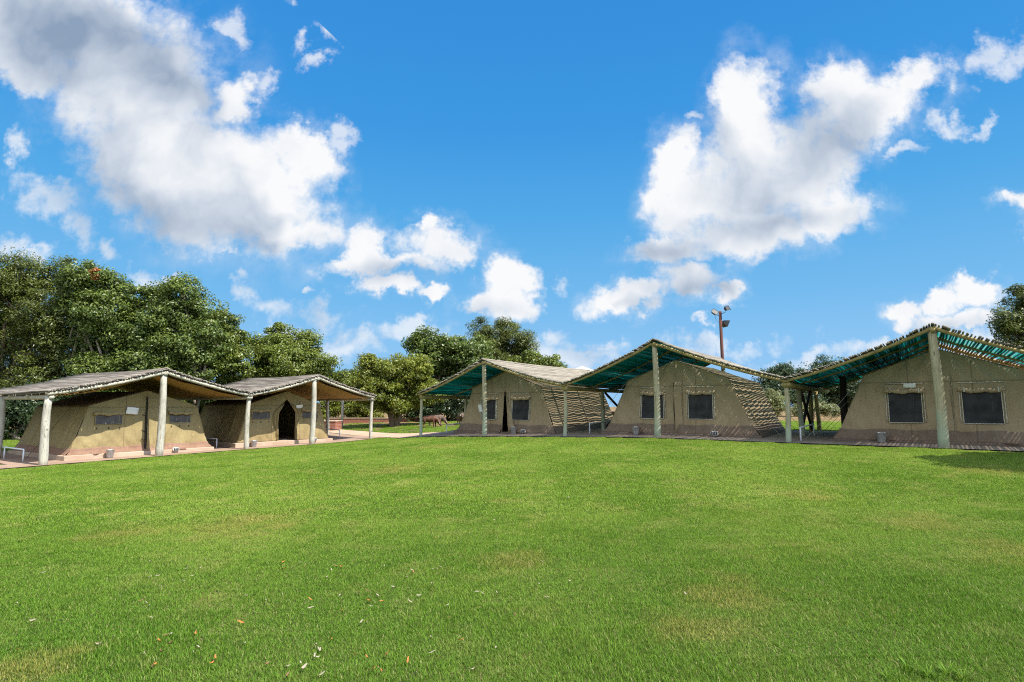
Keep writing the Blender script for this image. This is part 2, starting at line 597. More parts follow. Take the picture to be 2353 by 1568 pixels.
def mat_brick(name, scale=1.0):
    m, g, out = new_mat(name)
    co = obj_co(g)
    mp = g.n('ShaderNodeMapping')
    g.t.links.new(co, mp.inputs[0])
    mp.inputs['Rotation'].default_value = (R(90), 0, 0)
    br = g.n('ShaderNodeTexBrick')
    g.t.links.new(mp.outputs[0], br.inputs[0])
    br.inputs['Color1'].default_value = (0.33, 0.125, 0.08, 1)
    br.inputs['Color2'].default_value = (0.25, 0.07, 0.045, 1)
    br.inputs['Mortar'].default_value = (0.36, 0.29, 0.23, 1)
    br.inputs['Scale'].default_value = 1.0
    br.inputs['Mortar Size'].default_value = 0.009
    br.inputs['Brick Width'].default_value = 0.23
    br.inputs['Row Height'].default_value = 0.085
    n = g.noise(co, 14, 4, 0.6)
    c = g.mix(g.mapr(n, 0.4, 0.75, 0, 0.5), br.outputs[0], (0.16, 0.07, 0.05, 1))
    principled(g, out, c, 0.9, spec=0.15, bump=br.outputs['Fac'], bstr=-0.4, bdist=0.01)
    return m


def mat_net(name, holes):
    m, g, out = new_mat(name)
    co = obj_co(g)
    n = g.noise(co, 3, 4, 0.6)
    c = g.mix(n, (0.005, 0.20, 0.185, 1), (0.015, 0.29, 0.26, 1))
    d = g.n('ShaderNodeBsdfDiffuse')
    g.t.links.new(c, d.inputs[0])
    tr = g.n('ShaderNodeBsdfTranslucent')
    g.t.links.new(g.mix(0.5, c, (0.0, 0.5, 0.42, 1)), tr.inputs[0])
    tp = g.n('ShaderNodeBsdfTransparent')
    a = g.n('ShaderNodeMixShader')
    a.inputs[0].default_value = 0.42
    g.t.links.new(d.outputs[0], a.inputs[1])
    g.t.links.new(tr.outputs[0], a.inputs[2])
    b = g.n('ShaderNodeMixShader')
    b.inputs[0].default_value = holes
    g.t.links.new(a.outputs[0], b.inputs[1])
    g.t.links.new(tp.outputs[0], b.inputs[2])
    g.t.links.new(b.outputs[0], out.inputs[0])
    return m


def worn_spots(g):
    """0..1 mask of the worn, dry patches of this lawn (places on the ground)"""
    P = g.vec('MULTIPLY', pos(g), (1, 1, 0))
    f = None
    for px, py, r in ((1665, 1370, .55), (1640, 1450, .5), (1560, 1440, .4), (1690, 1335, .4), (2280, 1085, .9), (2130, 1205, .8), (1850, 1140, .8), (1010, 1027, 1.0),
                      (560, 1205, 1.2), (300, 1225, .8), (1180, 1290, .5), (60, 1540, .5), (2350, 1270, .8), (900, 1080, 1.3)):
        q = ground_at(px, py)
        l = g.math('DIVIDE', g.vec('DISTANCE', P, (q.x, q.y, 0)), r)
        f = l if f is None else g.math('MINIMUM', f, l)
    n = g.noise(pos(g), 2.2, 5, 0.7)
    v = g.math('SUBTRACT', g.math('ADD', 1.0, g.math('MULTIPLY', g.math('SUBTRACT', n, 0.5), 2.4)), f)
    return g.mapr(v, 0.0, 0.9, 0, 1)


def mat_grass():
    m, g, out = new_mat('grass_blades')
    r = attr(g, 'rnd')
    P = pos(g)
    n1 = g.noise(P, 0.35, 3, 0.55)
    n2 = g.noise(P, 1.7, 5, 0.65)
    n3 = g.noise(P, 7.0, 3, 0.6)
    dark = (0.05, 0.115, 0.010, 1)
    lite = (0.255, 0.415, 0.036, 1)
    c = g.mix(g.mapr(r, 0.0, 1.0, 0, 1, False), dark, lite)
    c = g.mix(g.mapr(n1, 0.36, 0.62, 0.0, 0.65), c, (0.275, 0.385, 0.055, 1))
    c = g.mix(g.mapr(n2, 0.5, 0.66, 0.0, 0.6), c, (0.38, 0.38, 0.10, 1))
    c = g.mix(g.mapr(n3, 0.5, 0.66, 0.0, 0.5), c, (0.05, 0.13, 0.012, 1))
    sp = g.n('ShaderNodeSeparateXYZ')
    g.t.links.new(P, sp.inputs[0])
    near_dark = g.mapr(g.math('ADD', sp.outputs[1], g.math('MULTIPLY', n1, 5)), 4.5, 14.0, 0.75, 0.0)  # nearer turf coloured darker, for the shade seen down between the blades
    c = g.mix(near_dark, c, g.mix(r, (0.04, 0.115, 0.010, 1), (0.14, 0.27, 0.028, 1)))
    dry = g.math('MULTIPLY', worn_spots(g), g.mapr(r, 0.25, 0.8, 0.2, 1.0))
    c = g.mix(g.math('MULTIPLY', dry, 0.6), c, (0.44, 0.31, 0.10, 1))
    c = g.mix(g.mapr(r, 0.95, 0.96, 0, 0.8), c, (0.42, 0.36, 0.17, 1))
    b = principled(g, None, c, 0.6, spec=0.12)
    tr = g.n('ShaderNodeBsdfTranslucent')
    g.t.links.new(g.mix(0.4, c, (0.25, 0.4, 0.03, 1)), tr.inputs[0])
    ms = g.n('ShaderNodeMixShader')
    ms.inputs[0].default_value = 0.35
    g.t.links.new(b.outputs[0], ms.inputs[1])
    g.t.links.new(tr.outputs[0], ms.inputs[2])
    g.t.links.new(ms.outputs[0], out.inputs[0])
    return m


def mat_ground():
    m, g, out = new_mat('soil_and_turf')
    P = pos(g)
    n1 = g.noise(P, 0.5, 4, 0.6)
    n2 = g.noise(P, 6, 6, 0.7)
    n3 = g.noise(P, 60, 3, 0.7)
    green = g.mix(n2, (0.025, 0.05, 0.008, 1), (0.07, 0.1, 0.018, 1))
    soil = g.mix(n2, (0.17, 0.11, 0.055, 1), (0.3, 0.2, 0.1, 1))
    sp = g.n('ShaderNodeSeparateXYZ')
    g.t.links.new(P, sp.inputs[0])
    far = g.mapr(g.math('ADD', sp.outputs[1], g.math('MULTIPLY', n1, 8)), 37, 42, 0.0, 0.75)
    f = g.mapr(g.math('ADD', n1, g.math('MULTIPLY', far, 0.35)), 0.52, 0.7, 0.1, 1)
    c = g.mix(f, green, soil)
    c = g.mix(g.math('MULTIPLY', n3, 0.4), c, (0.05, 0.06, 0.015, 1))
    principled(g, out, c, 0.95, spec=0.1, bump=n3, bstr=0.5, bdist=0.02)
    return m


def mat_pave(name, a, b):
    m, g, out = new_mat(name)
    P = pos(g)
    n1 = g.noise(P, 0.9, 5, 0.65)
    n2 = g.noise(P, 45, 4, 0.7)
    c = g.mix(g.mapr(n1, 0.35, 0.65, 0, 1), c4(a), c4(b))
    c = g.mix(g.mapr(n2, 0.45, 0.75, 0, 0.45), c, c4(tuple(k * 0.55 for k in a)))
    principled(g, out, c, 0.92, spec=0.15, bump=n2, bstr=0.3, bdist=0.008)
    return m


M = {}
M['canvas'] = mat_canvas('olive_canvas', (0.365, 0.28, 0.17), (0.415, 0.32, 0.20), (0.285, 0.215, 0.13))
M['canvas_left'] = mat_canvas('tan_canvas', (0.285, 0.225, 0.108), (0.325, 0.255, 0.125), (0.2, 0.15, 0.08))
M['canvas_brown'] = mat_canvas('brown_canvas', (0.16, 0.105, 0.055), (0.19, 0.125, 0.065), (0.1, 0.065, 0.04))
M['lining'] = mat_canvas('tan_lining', (0.34, 0.215, 0.07), (0.40, 0.26, 0.09), (0.2, 0.12, 0.05), 0.8)
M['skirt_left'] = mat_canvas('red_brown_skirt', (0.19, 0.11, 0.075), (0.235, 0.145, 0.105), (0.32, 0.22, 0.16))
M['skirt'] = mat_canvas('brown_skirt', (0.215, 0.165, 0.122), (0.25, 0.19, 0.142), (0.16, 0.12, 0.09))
M['mesh'] = mat_plain('window_mesh', (0.055, 0.055, 0.057), 0.7, 0, 0.2, 0.25, 3)
M['mesh_left'] = mat_plain('faded_window_mesh', (0.12, 0.11, 0.105), 0.8, 0, 0.2, 0.15, 5)
M['inner_pole'] = mat_plain('tent_pole_behind_mesh', (0.085, 0.085, 0.09), 0.8)
M['trim'] = mat_plain('white_trim', (0.66, 0.62, 0.52), 0.7, 0, 0.2, 0.1)
M['trim_tan'] = mat_plain('tan_trim', (0.33, 0.29, 0.19), 0.8, 0, 0.2, 0.1)
M['zip'] = mat_plain('dark_zip', (0.02, 0.017, 0.012), 0.7)
M['post'] = mat_wood('pale_post_wood', (0.37, 0.35, 0.285), (0.50, 0.475, 0.39))
M['post_green'] = mat_wood('treated_post_wood', (0.40, 0.34, 0.20), (0.54, 0.47, 0.30), 1.0, (0.44, 0.54, 0.42))
M['post_dark'] = mat_wood('dark_post_wood', (0.03, 0.024, 0.02), (0.06, 0.045, 0.035))
M['rafter'] = mat_wood('rafter_wood', (0.30, 0.235, 0.09), (0.40, 0.32, 0.14))
M['rafter_left'] = mat_wood('grey_rafter_wood', (0.40, 0.37, 0.28), (0.52, 0.48, 0.38))
M['slat'] = mat_slat('pale_slats', (0.19, 0.168, 0.132), (0.28, 0.247, 0.195), (0.38, 0.34, 0.275))
M['slat_left'] = mat_slat('grey_slats', (0.165, 0.14, 0.115), (0.27, 0.238, 0.20), (0.40, 0.36, 0.305))
M['net'] = mat_net('teal_shade_net', 0.05)
M['net_dim'] = mat_net('sun_dimming_teal_net', 0.55)  # net carried on past the front strip, added to dim the sun stripes
M['net_strip'] = mat_net('teal_shade_net_strip', 0.30)
M['rope'] = mat_plain('pale_rope', (0.45, 0.41, 0.31), 0.9)
M['rail'] = mat_plain('white_paint', (0.78, 0.79, 0.8), 0.45, 0, 0.4, 0.08)
M['zinc'] = mat_plain('zinc', (0.48, 0.49, 0.50), 0.45, 0.6, 0.5, 0.15)
M['paper'] = mat_plain('paper', (0.84, 0.84, 0.83), 0.7, 0, 0.2, 0.03)
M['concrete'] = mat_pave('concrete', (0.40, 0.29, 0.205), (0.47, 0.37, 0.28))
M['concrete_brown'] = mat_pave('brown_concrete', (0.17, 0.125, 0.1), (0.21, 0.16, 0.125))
M['pave_left'] = mat_pave('red_pavement', (0.27, 0.185, 0.13), (0.33, 0.235, 0.17))
M['pave_right'] = mat_pave('grey_pavement', (0.26, 0.21, 0.165), (0.33, 0.265, 0.21))
M['path'] = mat_pave('path_concrete', (0.40, 0.28, 0.19), (0.46, 0.34, 0.24))
M['brick'] = mat_brick('red_brick')
M['lampbody'] = mat_plain('lamp_body', (0.7, 0.7, 0.68), 0.4)
M['glass'] = mat_plain('lamp_glass', (0.06, 0.06, 0.062), 0.5, 0, 0.3, 0.1)
M['redpole'] = mat_wood('red_brown_pole', (0.085, 0.032, 0.023), (0.13, 0.055, 0.04))
M['black'] = mat_plain('black_metal', (0.02, 0.02, 0.022), 0.45, 0.2, 0.5)
M['white_roof'] = mat_plain('white_canvas', (0.8, 0.77, 0.7), 0.7, 0, 0.2, 0.04)
M['bark'] = mat_wood('bark', (0.13, 0.09, 0.06), (0.22, 0.165, 0.115), 0.6)
M['bark_pale'] = mat_wood('pale_bark', (0.24, 0.19, 0.14), (0.36, 0.30, 0.23), 0.6)
M['hog'] = mat_plain('hog_hide', (0.13, 0.055, 0.03), 0.55, 0, 0.3, 0.25, 5)
M['hog_grey'] = mat_plain('grey_hog_hide', (0.15, 0.105, 0.075), 0.75, 0, 0.2, 0.25, 5)
M['mane'] = mat_plain('hog_mane', (0.05, 0.035, 0.028), 0.9)
M['tusk'] = mat_plain('tusk', (0.7, 0.66, 0.55), 0.4)
M['blanket'] = mat_plain('grey_blanket', (0.2, 0.21, 0.23), 0.9)
M['leafA'] = mat_leaf('feathery_leaf', (0.034, 0.056, 0.010), (0.15, 0.18, 0.03), (0.13, 0.14, 0.03), 0.06)
M['leafB'] = mat_leaf('broad_leaf', (0.028, 0.062, 0.010), (0.185, 0.25, 0.045), (0.16, 0.19, 0.045), 0.1)
M['leafE'] = mat_leaf('fresh_leaf', (0.042, 0.08, 0.010), (0.20, 0.255, 0.034), (0.21, 0.22, 0.05), 0.12)
M['leafG'] = mat_leaf('yellow_green_leaf', (0.06, 0.09, 0.010), (0.25, 0.295, 0.034), (0.31, 0.29, 0.05), 0.14)
M['leafF'] = mat_leaf('far_leaf', (0.02, 0.045, 0.018), (0.075, 0.115, 0.042), (0.08, 0.12, 0.05), 0.05)
M['leafR'] = mat_leaf('reed_leaf', (0.11, 0.14, 0.045), (0.24, 0.27, 0.1), (0.36, 0.33, 0.15), 0.15)
M['leafO'] = mat_leaf('withered_leaf', (0.28, 0.10, 0.03), (0.42, 0.17, 0.05), (0.45, 0.22, 0.08), 0.1)
M['grass'] = mat_grass()
M['ground'] = mat_ground()
M['fall_pale'] = mat_plain('pale_dry_leaf', (0.31, 0.26, 0.195), 0.85)
M['fall_orange'] = mat_plain('orange_dry_leaf', (0.42, 0.14, 0.03), 0.7)
M['fall_brown'] = mat_plain('brown_dry_leaf', (0.2, 0.1, 0.05), 0.7)

# ------------------------------------------------------------------ ground
def axis(dense_lo, dense_hi, step, far, k=1.35):
    a = list(np.arange(dense_lo, dense_hi + 1e-6, step))
    s, x = step, dense_hi
    while x < far:
        s *= k
        x += s
        a.append(x)
    s, x = step, dense_lo
    pre = []
    while x > -far:
        s *= k
        x -= s
        pre.append(x)
    return np.array(pre[::-1] + a)


xs = axis(-32, 32, 0.5, 3000)
ys = axis(-8, 60, 0.5, 3000)
gx, gy = np.meshgrid(xs, ys, indexing='ij')
gzz = gzv(gx.ravel(), gy.ravel())
me = bpy.data.meshes.new('ground')
nx, ny = len(xs), len(ys)
idx = np.arange(nx * ny).reshape(nx, ny)
q = np.stack([idx[:-1, :-1], idx[1:, :-1], idx[1:, 1:], idx[:-1, 1:]], -1).reshape(-1, 4)
me.from_pydata(np.c_[gx.ravel(), gy.ravel(), gzz].tolist(), [], q.tolist())
me.polygons.foreach_set('use_smooth', [True] * len(me.polygons))
me.materials.append(M['ground'])
go = bpy.data.objects.new('ground', me)
C.objects.link(go)
tag(go, 'wide gently sloping ground of turf and bare soil', 'ground', kind='structure')


class Frame:
    """plan frame of one shelter bay: u along its front, v to the back"""

    def __init__(self, L, Rr):
        self.L, self.R = Vector((*L, 0)), Vector((*Rr, 0))
        self.o = (self.L + self.R) / 2
        self.w = (self.R - self.L).length
        self.u = (self.R - self.L).normalized()
        self.v = Vector((-self.u.y, self.u.x, 0))
        self.ang = math.atan2(self.u.y, self.u.x)

    def p(self, u, v):
        q = self.o + self.u * u + self.v * v
        return Vector((q.x, q.y, gz(q.x, q.y)))


B1, B2 = Frame(PP[1], PP[3]), Frame(PP[3], PP[5])
B3, B4, B5 = Frame(QQ[0], QQ[2]), Frame(QQ[2], QQ[4]), Frame(QQ[4], QQ[6])


def P2(b, u, v):
    q = b.o + b.u * u + b.v * v
    return (q.x, q.y)


hl = B1.w / 2
left_poly = [P2(B1, -hl - 5, -.2), P2(B1, hl, -.2), P2(B2, B2.w / 2 + .7, -.2), P2(B2, B2.w / 2 + .7, 1.1), P2(B2, B2.w / 2 + .6, 6.5),
             P2(B1, hl, 6.8), P2(B1, -hl - .5, 6.8), P2(B1, -hl - .5, 1.2), P2(B1, -hl - 5, 1.2)]
right_poly = [P2(B3, -B3.w / 2 - 1.0, -.2), P2(B3, B3.w / 2, -.2), P2(B4, B4.w / 2, -.2), P2(B5, B5.w / 2 + 4, -.2), P2(B5, B5.w / 2 + 4, 7.2), P2(B4, B4.w / 2, 7.2),
              P2(B3, B3.w / 2, 7.5), P2(B3, -B3.w / 2 - .6, 7.2), P2(B3, -B3.w / 2 - 1.0, 2.6), P2(B3, -B3.w / 2 - 1.0, 1.1)]
path1_poly = [P2(B2, B2.w / 2 + .7, -.2), P2(B3, -B3.w / 2 - 1.0, -.2), P2(B3, -B3.w / 2 - 1.0, 1.1), P2(B2, B2.w / 2 + .7, 1.1)]
path2_poly = [P2(B3, -B3.w / 2 - 1.0, 1.1), P2(B3, -B3.w / 2 - 1.0, 2.6), (-8.2, 33.2), (-12.5, 36.6), (-13.2, 35.6), (-9.0, 32.2)]
POLYS = [left_poly, right_poly, path1_poly, path2_poly]


def drape(name, poly, mat, label):
    bm = bmesh.new()
    f = bm.faces.new([bm.verts.new((x, y, 0)) for x, y in poly])
    bmesh.ops.triangulate(bm, faces=[f])
    for _ in range(5):
        long = [e for e in bm.edges if e.calc_length() > 0.7]
        if not long:
            break
        bmesh.ops.subdivide_edges(bm, edges=long, cuts=1, use_grid_fill=True)
        bmesh.ops.triangulate(bm, faces=bm.faces[:])
    zz = gzv(np.array([v.co.x for v in bm.verts]), np.array([v.co.y for v in bm.verts]))
    for v, z in zip(bm.verts, zz):
        v.co.z = z + 0.022
    bmesh.ops.recalc_face_normals(bm, faces=bm.faces[:])
    if sum(f.normal.z for f in bm.faces) < 0:
        bmesh.ops.reverse_faces(bm, faces=bm.faces[:])
    m = bpy.data.meshes.new(name)
    bm.to_mesh(m)
    bm.free()
    m.materials.append(mat)
    o = bpy.data.objects.new(name, m)
    C.objects.link(o)
    return tag(o, label, 'pavement', kind='structure')


drape('pavement', left_poly, M['pave_left'], 'reddish pavement under the two shelters with tan lining')
drape('pavement', right_poly, M['pave_right'], 'greyish pavement under the three shelters with teal net')
drape('path', path1_poly, M['path'], 'short pale path joining the two pavements along the lawn')
drape('path', path2_poly, M['path'], 'pale path leading back to the low brick box')


def in_poly(x, y, poly):
    c = False
    n = len(poly)
    j = n - 1
    for i in range(n):
        xi, yi = poly[i]
        xj, yj = poly[j]
        if (yi > y) != (yj > y) and x < (xj - xi) * (y - yi) / (yj - yi) + xi:
            c = not c
        j = i
    return c


def near_poly(x, y, poly, d):
    if in_poly(x, y, poly):
        return True
    n = len(poly)
    for i in range(n):
        ax, ay = poly[i - 1]
        bx, by = poly[i]
        t = max(0, min(1, ((x - ax) * (bx - ax) + (y - ay) * (by - ay)) / ((bx - ax) ** 2 + (by - ay) ** 2)))
        if (x - ax - t * (bx - ax)) ** 2 + (y - ay - t * (by - ay)) ** 2 < d * d:
            return True
    return False


# ------------------------------------------------------------------ lawn grass
def blade_patch(name, size, n, hmin, hmax, wid, seed):
    rg = np.random.default_rng(seed)
    x = rg.uniform(-size / 2, size / 2, n)
    y = rg.uniform(-size / 2, size / 2, n)
    a = rg.uniform(0, 2 * np.pi, n)
    h = rg.uniform(hmin, hmax, n) * np.where(rg.random(n) < 0.06, 1.45, 1)
    lean = rg.uniform(0.15, 1.1, n) * h
    w = wid * rg.uniform(0.7, 1.3, n)
    dx, dy = np.cos(a), np.sin(a)
    sx, sy = -dy, dx
    b = np.stack([x, y, np.full(n, -0.004)], 1)
    side = np.stack([sx * w / 2, sy * w / 2, np.zeros(n)], 1)
    mid = b + np.stack([dx * lean * .35, dy * lean * .35, h * .6], 1)
    tip = b + np.stack([dx * lean, dy * lean, h * .95], 1)
    V = np.stack([b - side, b + side, mid + side * .85, mid - side * .85, tip], 1).reshape(-1, 3)
    k = np.arange(n) * 5
    me = bpy.data.meshes.new(name)
    me.vertices.add(n * 5)
    me.vertices.foreach_set('co', V.ravel())
    me.loops.add(n * 7)
    li = np.stack([k, k + 1, k + 2, k + 3, k + 3, k + 2, k + 4], 1).ravel()
    me.loops.foreach_set('vertex_index', li)
    me.polygons.add(n * 2)
    st = np.stack([np.arange(n) * 7, np.arange(n) * 7 + 4], 1).ravel()
    me.polygons.foreach_set('loop_start', st)
    me.update(calc_edges=True)
    at_ = me.attributes.new('rnd', 'FLOAT', 'FACE')
    at_.data.foreach_set('value', np.repeat(rg.random(n), 2))
    me.materials.append(M['grass'])
    return me


def lawn(name, label, pts, patches, size):
    """grass patches instanced over the lawn; patches are turned and tilted to the slope"""
    me = bpy.data.meshes.new(name)
    me.from_pydata([p for p, r in pts], [], [])
    a = me.attributes.new('rot', 'FLOAT_VECTOR', 'POINT')
    a.data.foreach_set('vector', [k for p, r in pts for k in r])
    o = bpy.data.objects.new(name, me)
    C.objects.link(o)
    tree = bpy.data.node_groups.new('lawn_nodes', 'GeometryNodeTree')
    tree.interface.new_socket('Geometry', in_out='INPUT', socket_type='NodeSocketGeometry')
    tree.interface.new_socket('Geometry', in_out='OUTPUT', socket_type='NodeSocketGeometry')
    gi = tree.nodes.new('NodeGroupInput')
    go_ = tree.nodes.new('NodeGroupOutput')
    iop = tree.nodes.new('GeometryNodeInstanceOnPoints')
    jn = tree.nodes.new('GeometryNodeJoinGeometry')
    for m in patches:
        src = bpy.data.objects.new(m.name, m)
        oi = tree.nodes.new('GeometryNodeObjectInfo')
        oi.inputs['Object'].default_value = src
        oi.inputs['As Instance'].default_value = True
        tree.links.new(oi.outputs['Geometry'], jn.inputs[0])
    a = me.attributes.new('scl', 'FLOAT_VECTOR', 'POINT')
    a.data.foreach_set('vector', [k for (x, y, z), r in pts for k in (1, 1, .95 + .28 * math.sin(x * 2.1 + 1.3 * math.sin(y * 1.7)) * math.sin(y * 1.9 + math.sin(x * 1.3)) + random.uniform(-.12, .12))])
    ns_ = tree.nodes.new('GeometryNodeInputNamedAttribute')
    ns_.data_type = 'FLOAT_VECTOR'
    ns_.inputs['Name'].default_value = 'scl'
    tree.links.new(ns_.outputs['Attribute'], iop.inputs['Scale'])
    na = tree.nodes.new('GeometryNodeInputNamedAttribute')
    na.data_type = 'FLOAT_VECTOR'
    na.inputs['Name'].default_value = 'rot'
    rv = tree.nodes.new('FunctionNodeRandomValue')
    rv.data_type = 'INT'
    for s in rv.inputs:
        if s.name == 'Max' and s.type == 'INT':
            s.default_value = len(patches) - 1
        if s.name == 'Min' and s.type == 'INT':
            s.default_value = 0
    tree.links.new(gi.outputs[0], iop.inputs['Points'])
    tree.links.new(jn.outputs[0], iop.inputs['Instance'])
    iop.inputs['Pick Instance'].default_value = True
    out_i = [s for s in rv.outputs if s.type == 'INT'][0]
    tree.links.new(out_i, iop.inputs['Instance Index'])
    tree.links.new(na.outputs['Attribute'], iop.inputs['Rotation'])
    tree.links.new(iop.outputs[0], go_.inputs[0])
    md = o.modifiers.new('lawn', 'NODES')
    md.node_group = tree
    return tag(o, label, 'grass', kind='stuff')


def lawn_points():
    near, far = [], []
    step = 0.5
    X, Y = np.meshgrid(np.arange(-36, 38, step), np.arange(1.0, 40, step))
    X, Y = X.ravel(), Y.ravel()
    keep = np.abs(X) < (Y * 0.97 + 2.5)
    X, Y = X[keep], Y[keep]
    Z = gzv(X, Y)
    ZX = (gzv(X + .25, Y) - gzv(X - .25, Y)) / .5
    ZY = (gzv(X, Y + .25) - gzv(X, Y - .25)) / .5
    for x, y, z, sx, sy in zip(X, Y, Z, ZX, ZY):
        if y > 9 and any(near_poly(x, y, p, 0.27) for p in POLYS):
            continue
        if y > 30 and random.random() < (y - 30) / 14:
            continue
        nrm = Vector((-sx, -sy, 1)).normalized()
        qn = Vector((0, 0, 1)).rotation_difference(nrm)
        e = (qn @ Euler((0, 0, random.randrange(4) * math.pi / 2)).to_quaternion()).to_euler()
        (near if y < 8.5 else far).append(((x, y, z), tuple(e)))
    return near, far


lp_near, lp_far = lawn_points()
lawn('grass', 'short green lawn grass with dry patches in the foreground', lp_near,
     [blade_patch('grass_patch', 0.52, 5200, .014, .034, .0032, s) for s in range(5)], .5)
lawn('grass', 'short green lawn grass reaching back to the tents', lp_far,
     [blade_patch('grass_patch_far', 0.52, 2200, .018, .038, .0055, 20 + s) for s in range(4)], .5)

# ------------------------------------------------------------------ shelters
def roof_profile(u, hw, zl, zr, zt, sag):
    t = min(1.0, abs(u) / hw)
    ze = zl if u < 0 else zr
    return zt + (ze - zt) * t - sag * 4 * t * (1 - t)


def make_shelter(b, zl, zt, zr, depth, left, label, group, posts, ridge_u=0.0, braces=(), netdepth=8.4, thin='net_dim'):
    hw = b.w / 2
    z0 = gz(b.o.x, b.o.y)
    root = empty('pole_shelter', (b.o.x, b.o.y, z0), b.ang, label, 'shelter', group)
    A, T, Bz = zl - z0, zt - z0, zr - z0

    def prof(u):
        uu = u - ridge_u * (1 - abs(u) / hw)
        return roof_profile(uu, hw, A, Bz, T, 0.10 if not left else 0.07)

    def gl(u, v):
        q = b.p(u, v)
        return q.z - z0
    pm = M['post'] if left else M['post_green']
    # slats of the roof, one mesh per slope
    for sgn in (-1, 1):
        mb = MB()
        if left:
            rows = np.arange(0.01, hw + 0.12, 0.058)
        else:
            rows = np.arange(0.02, hw + 0.10, 0.052 if sgn < 0 else 0.066)
        for s0 in rows:
            for lay in range(2 if left else 1):
                s = s0 + random.uniform(-.016, .016)
                r = random.uniform(.022, .032) if left else random.uniform(.025, .034)
                v0 = -.185 + random.uniform(-.035, .02)
                v1 = depth + random.uniform(-.25, .15)
                n = 7
                off = .05 + r + (lay * .035 if left else 0)
                pts = []
                ph = random.uniform(0, 6)
                am = random.uniform(.004, .016)
                for i in range(n):
                    t = i / (n - 1)
                    v = v0 + (v1 - v0) * t
                    uu = sgn * s + am * math.sin(ph + t * 7)
                    z = prof(sgn * min(s, hw)) + off - (max(0, s - hw) * .4) + am * math.cos(ph * 2 + t * 9) - 0.05 * math.sin(math.pi * t)
                    pts.append((uu, v, z))
                mb.tube(pts, [r * (1.1 - .35 * i / (n - 1)) for i in range(n)] if random.random() < .5 else [r * (.75 + .35 * i / (n - 1)) for i in range(n)], 6)
        mb.build('roof_slats', M['slat_left'] if left else M['slat'], root, smooth=True)
        # lining / net under the slats
        mb = MB()
        P = []
        nu, nv = 26, 40
        for i in range(nu + 1):
            row = []
            t = i / nu
            u = sgn * t * (hw - (0.05 if left else 0.0))
            for j in range(nv + 1):
                v = (0.10 if left else -.10) + (depth - .2 if left or sgn < 0 else netdepth) * j / nv
                if left:
                    sag = 0.10 * abs(math.sin(math.pi * (v / 2.1))) * math.sin(math.pi * min(1, t * 1.0 + .05)) + 0.03 * math.sin(u * 3 + v * 2.2) * math.sin(v * 5.1 + u)
                    z = prof(u) - .13 - sag - (.10 if i == 0 else 0)
                else:
                    z = prof(u) + .015 + .010 * math.sin(u * 9 + v * 3) - 0.05 * math.sin(math.pi * max(0, v) / depth)
                row.append((u, v, z))
            P.append(row)
        mb.grid(P, flip=sgn > 0)
        mb.build('lining' if left else 'shade_net', M['lining'] if left else M['net'] if sgn < 0 else M[thin], root, smooth=True)
        # rafters
        nr = 5
        for k in range(nr):
            v = (-.10 if k == 0 else 0) + (depth - .4) * k / (nr - 1)
            mb = MB()
            pts = [(sgn * hw * t / 10 * 1.02, v + .02 * math.sin(t), prof(sgn * hw * t / 10) - .035 - (.045 if left and k else 0)) for t in range(11)]
            mb.tube(pts, [(.068 if left else .054) - .0012 * i for i in range(11)], 8)
            mb.build('rafter', M['rafter_left'] if left else M['rafter'], root, smooth=True)
        # eave beam
        mb = MB()
        u = sgn * hw * .985
        mb.tube([(u, -.12 + (depth + .1) * t / 6, prof(u) - .14) for t in range(7)], .075, 9)
        mb.build('eave_beam', M['rafter_left'] if left else M['rafter'], root, smooth=True)
    mb = MB()
    mb.tube([(ridge_u * .9, -.15 + (depth + .1) * t / 6, T - .10) for t in range(7)], .07, 9)
    mb.build('ridge_pole', M['rafter_left'] if left else M['rafter'], root, smooth=True)
    # posts
    for (u, v, top, r, kind) in posts:
        zb = gl(u, v) - .12
        zt_ = (prof(u) - .1) if top is None else top
        du = -u * 0.012
        mb = MB()
        n = 9
        pts = []
        for i in range(n):
            t = i / (n - 1)
            pts.append((u + du * (t - .5) + .022 * math.sin(t * 4.2 + u * 3 + v) - .03 * (1 - t) * (1 if u > 0 else -.6), v + .018 * math.cos(t * 4 + u), zb + (zt_ - zb) * t))
        mb.tube(pts, [r * (1.1 - .22 * i / (n - 1)) * (1 + .03 * math.sin(i * 2.3 + u)) for i in range(n)], 12)
        o = mb.build('post', {'n': pm, 'd': M['post_dark'], 'r': M['rafter']}[kind], root, smooth=True)
        if kind == 'd':
            o['label'] = 'dark tarred post'
        if v == 0 and abs(u) < 1:
            # galvanised strap that ties the rafters to the front centre post
            mb = MB()
            mb.tube([(u, v, zt_ - .06), (u, v, zt_ - .01)], r * 1.06, 12)
            mb.build('strap', M['zinc'], root)
    for (u0, v0, z0_, u1, v1, z1_) in braces:
        mb = MB()
        mb.tube([(u0, v0, gl(u0, v0) + z0_), ((u0 + u1) / 2, (v0 + v1) / 2, (gl(u0, v0) + z0_ + gl(u1, v1) + z1_) / 2 + .02), (u1, v1, gl(u1, v1) + z1_)], .05, 8)
        mb.build('brace', M['post_dark'], root, smooth=True)
    return root


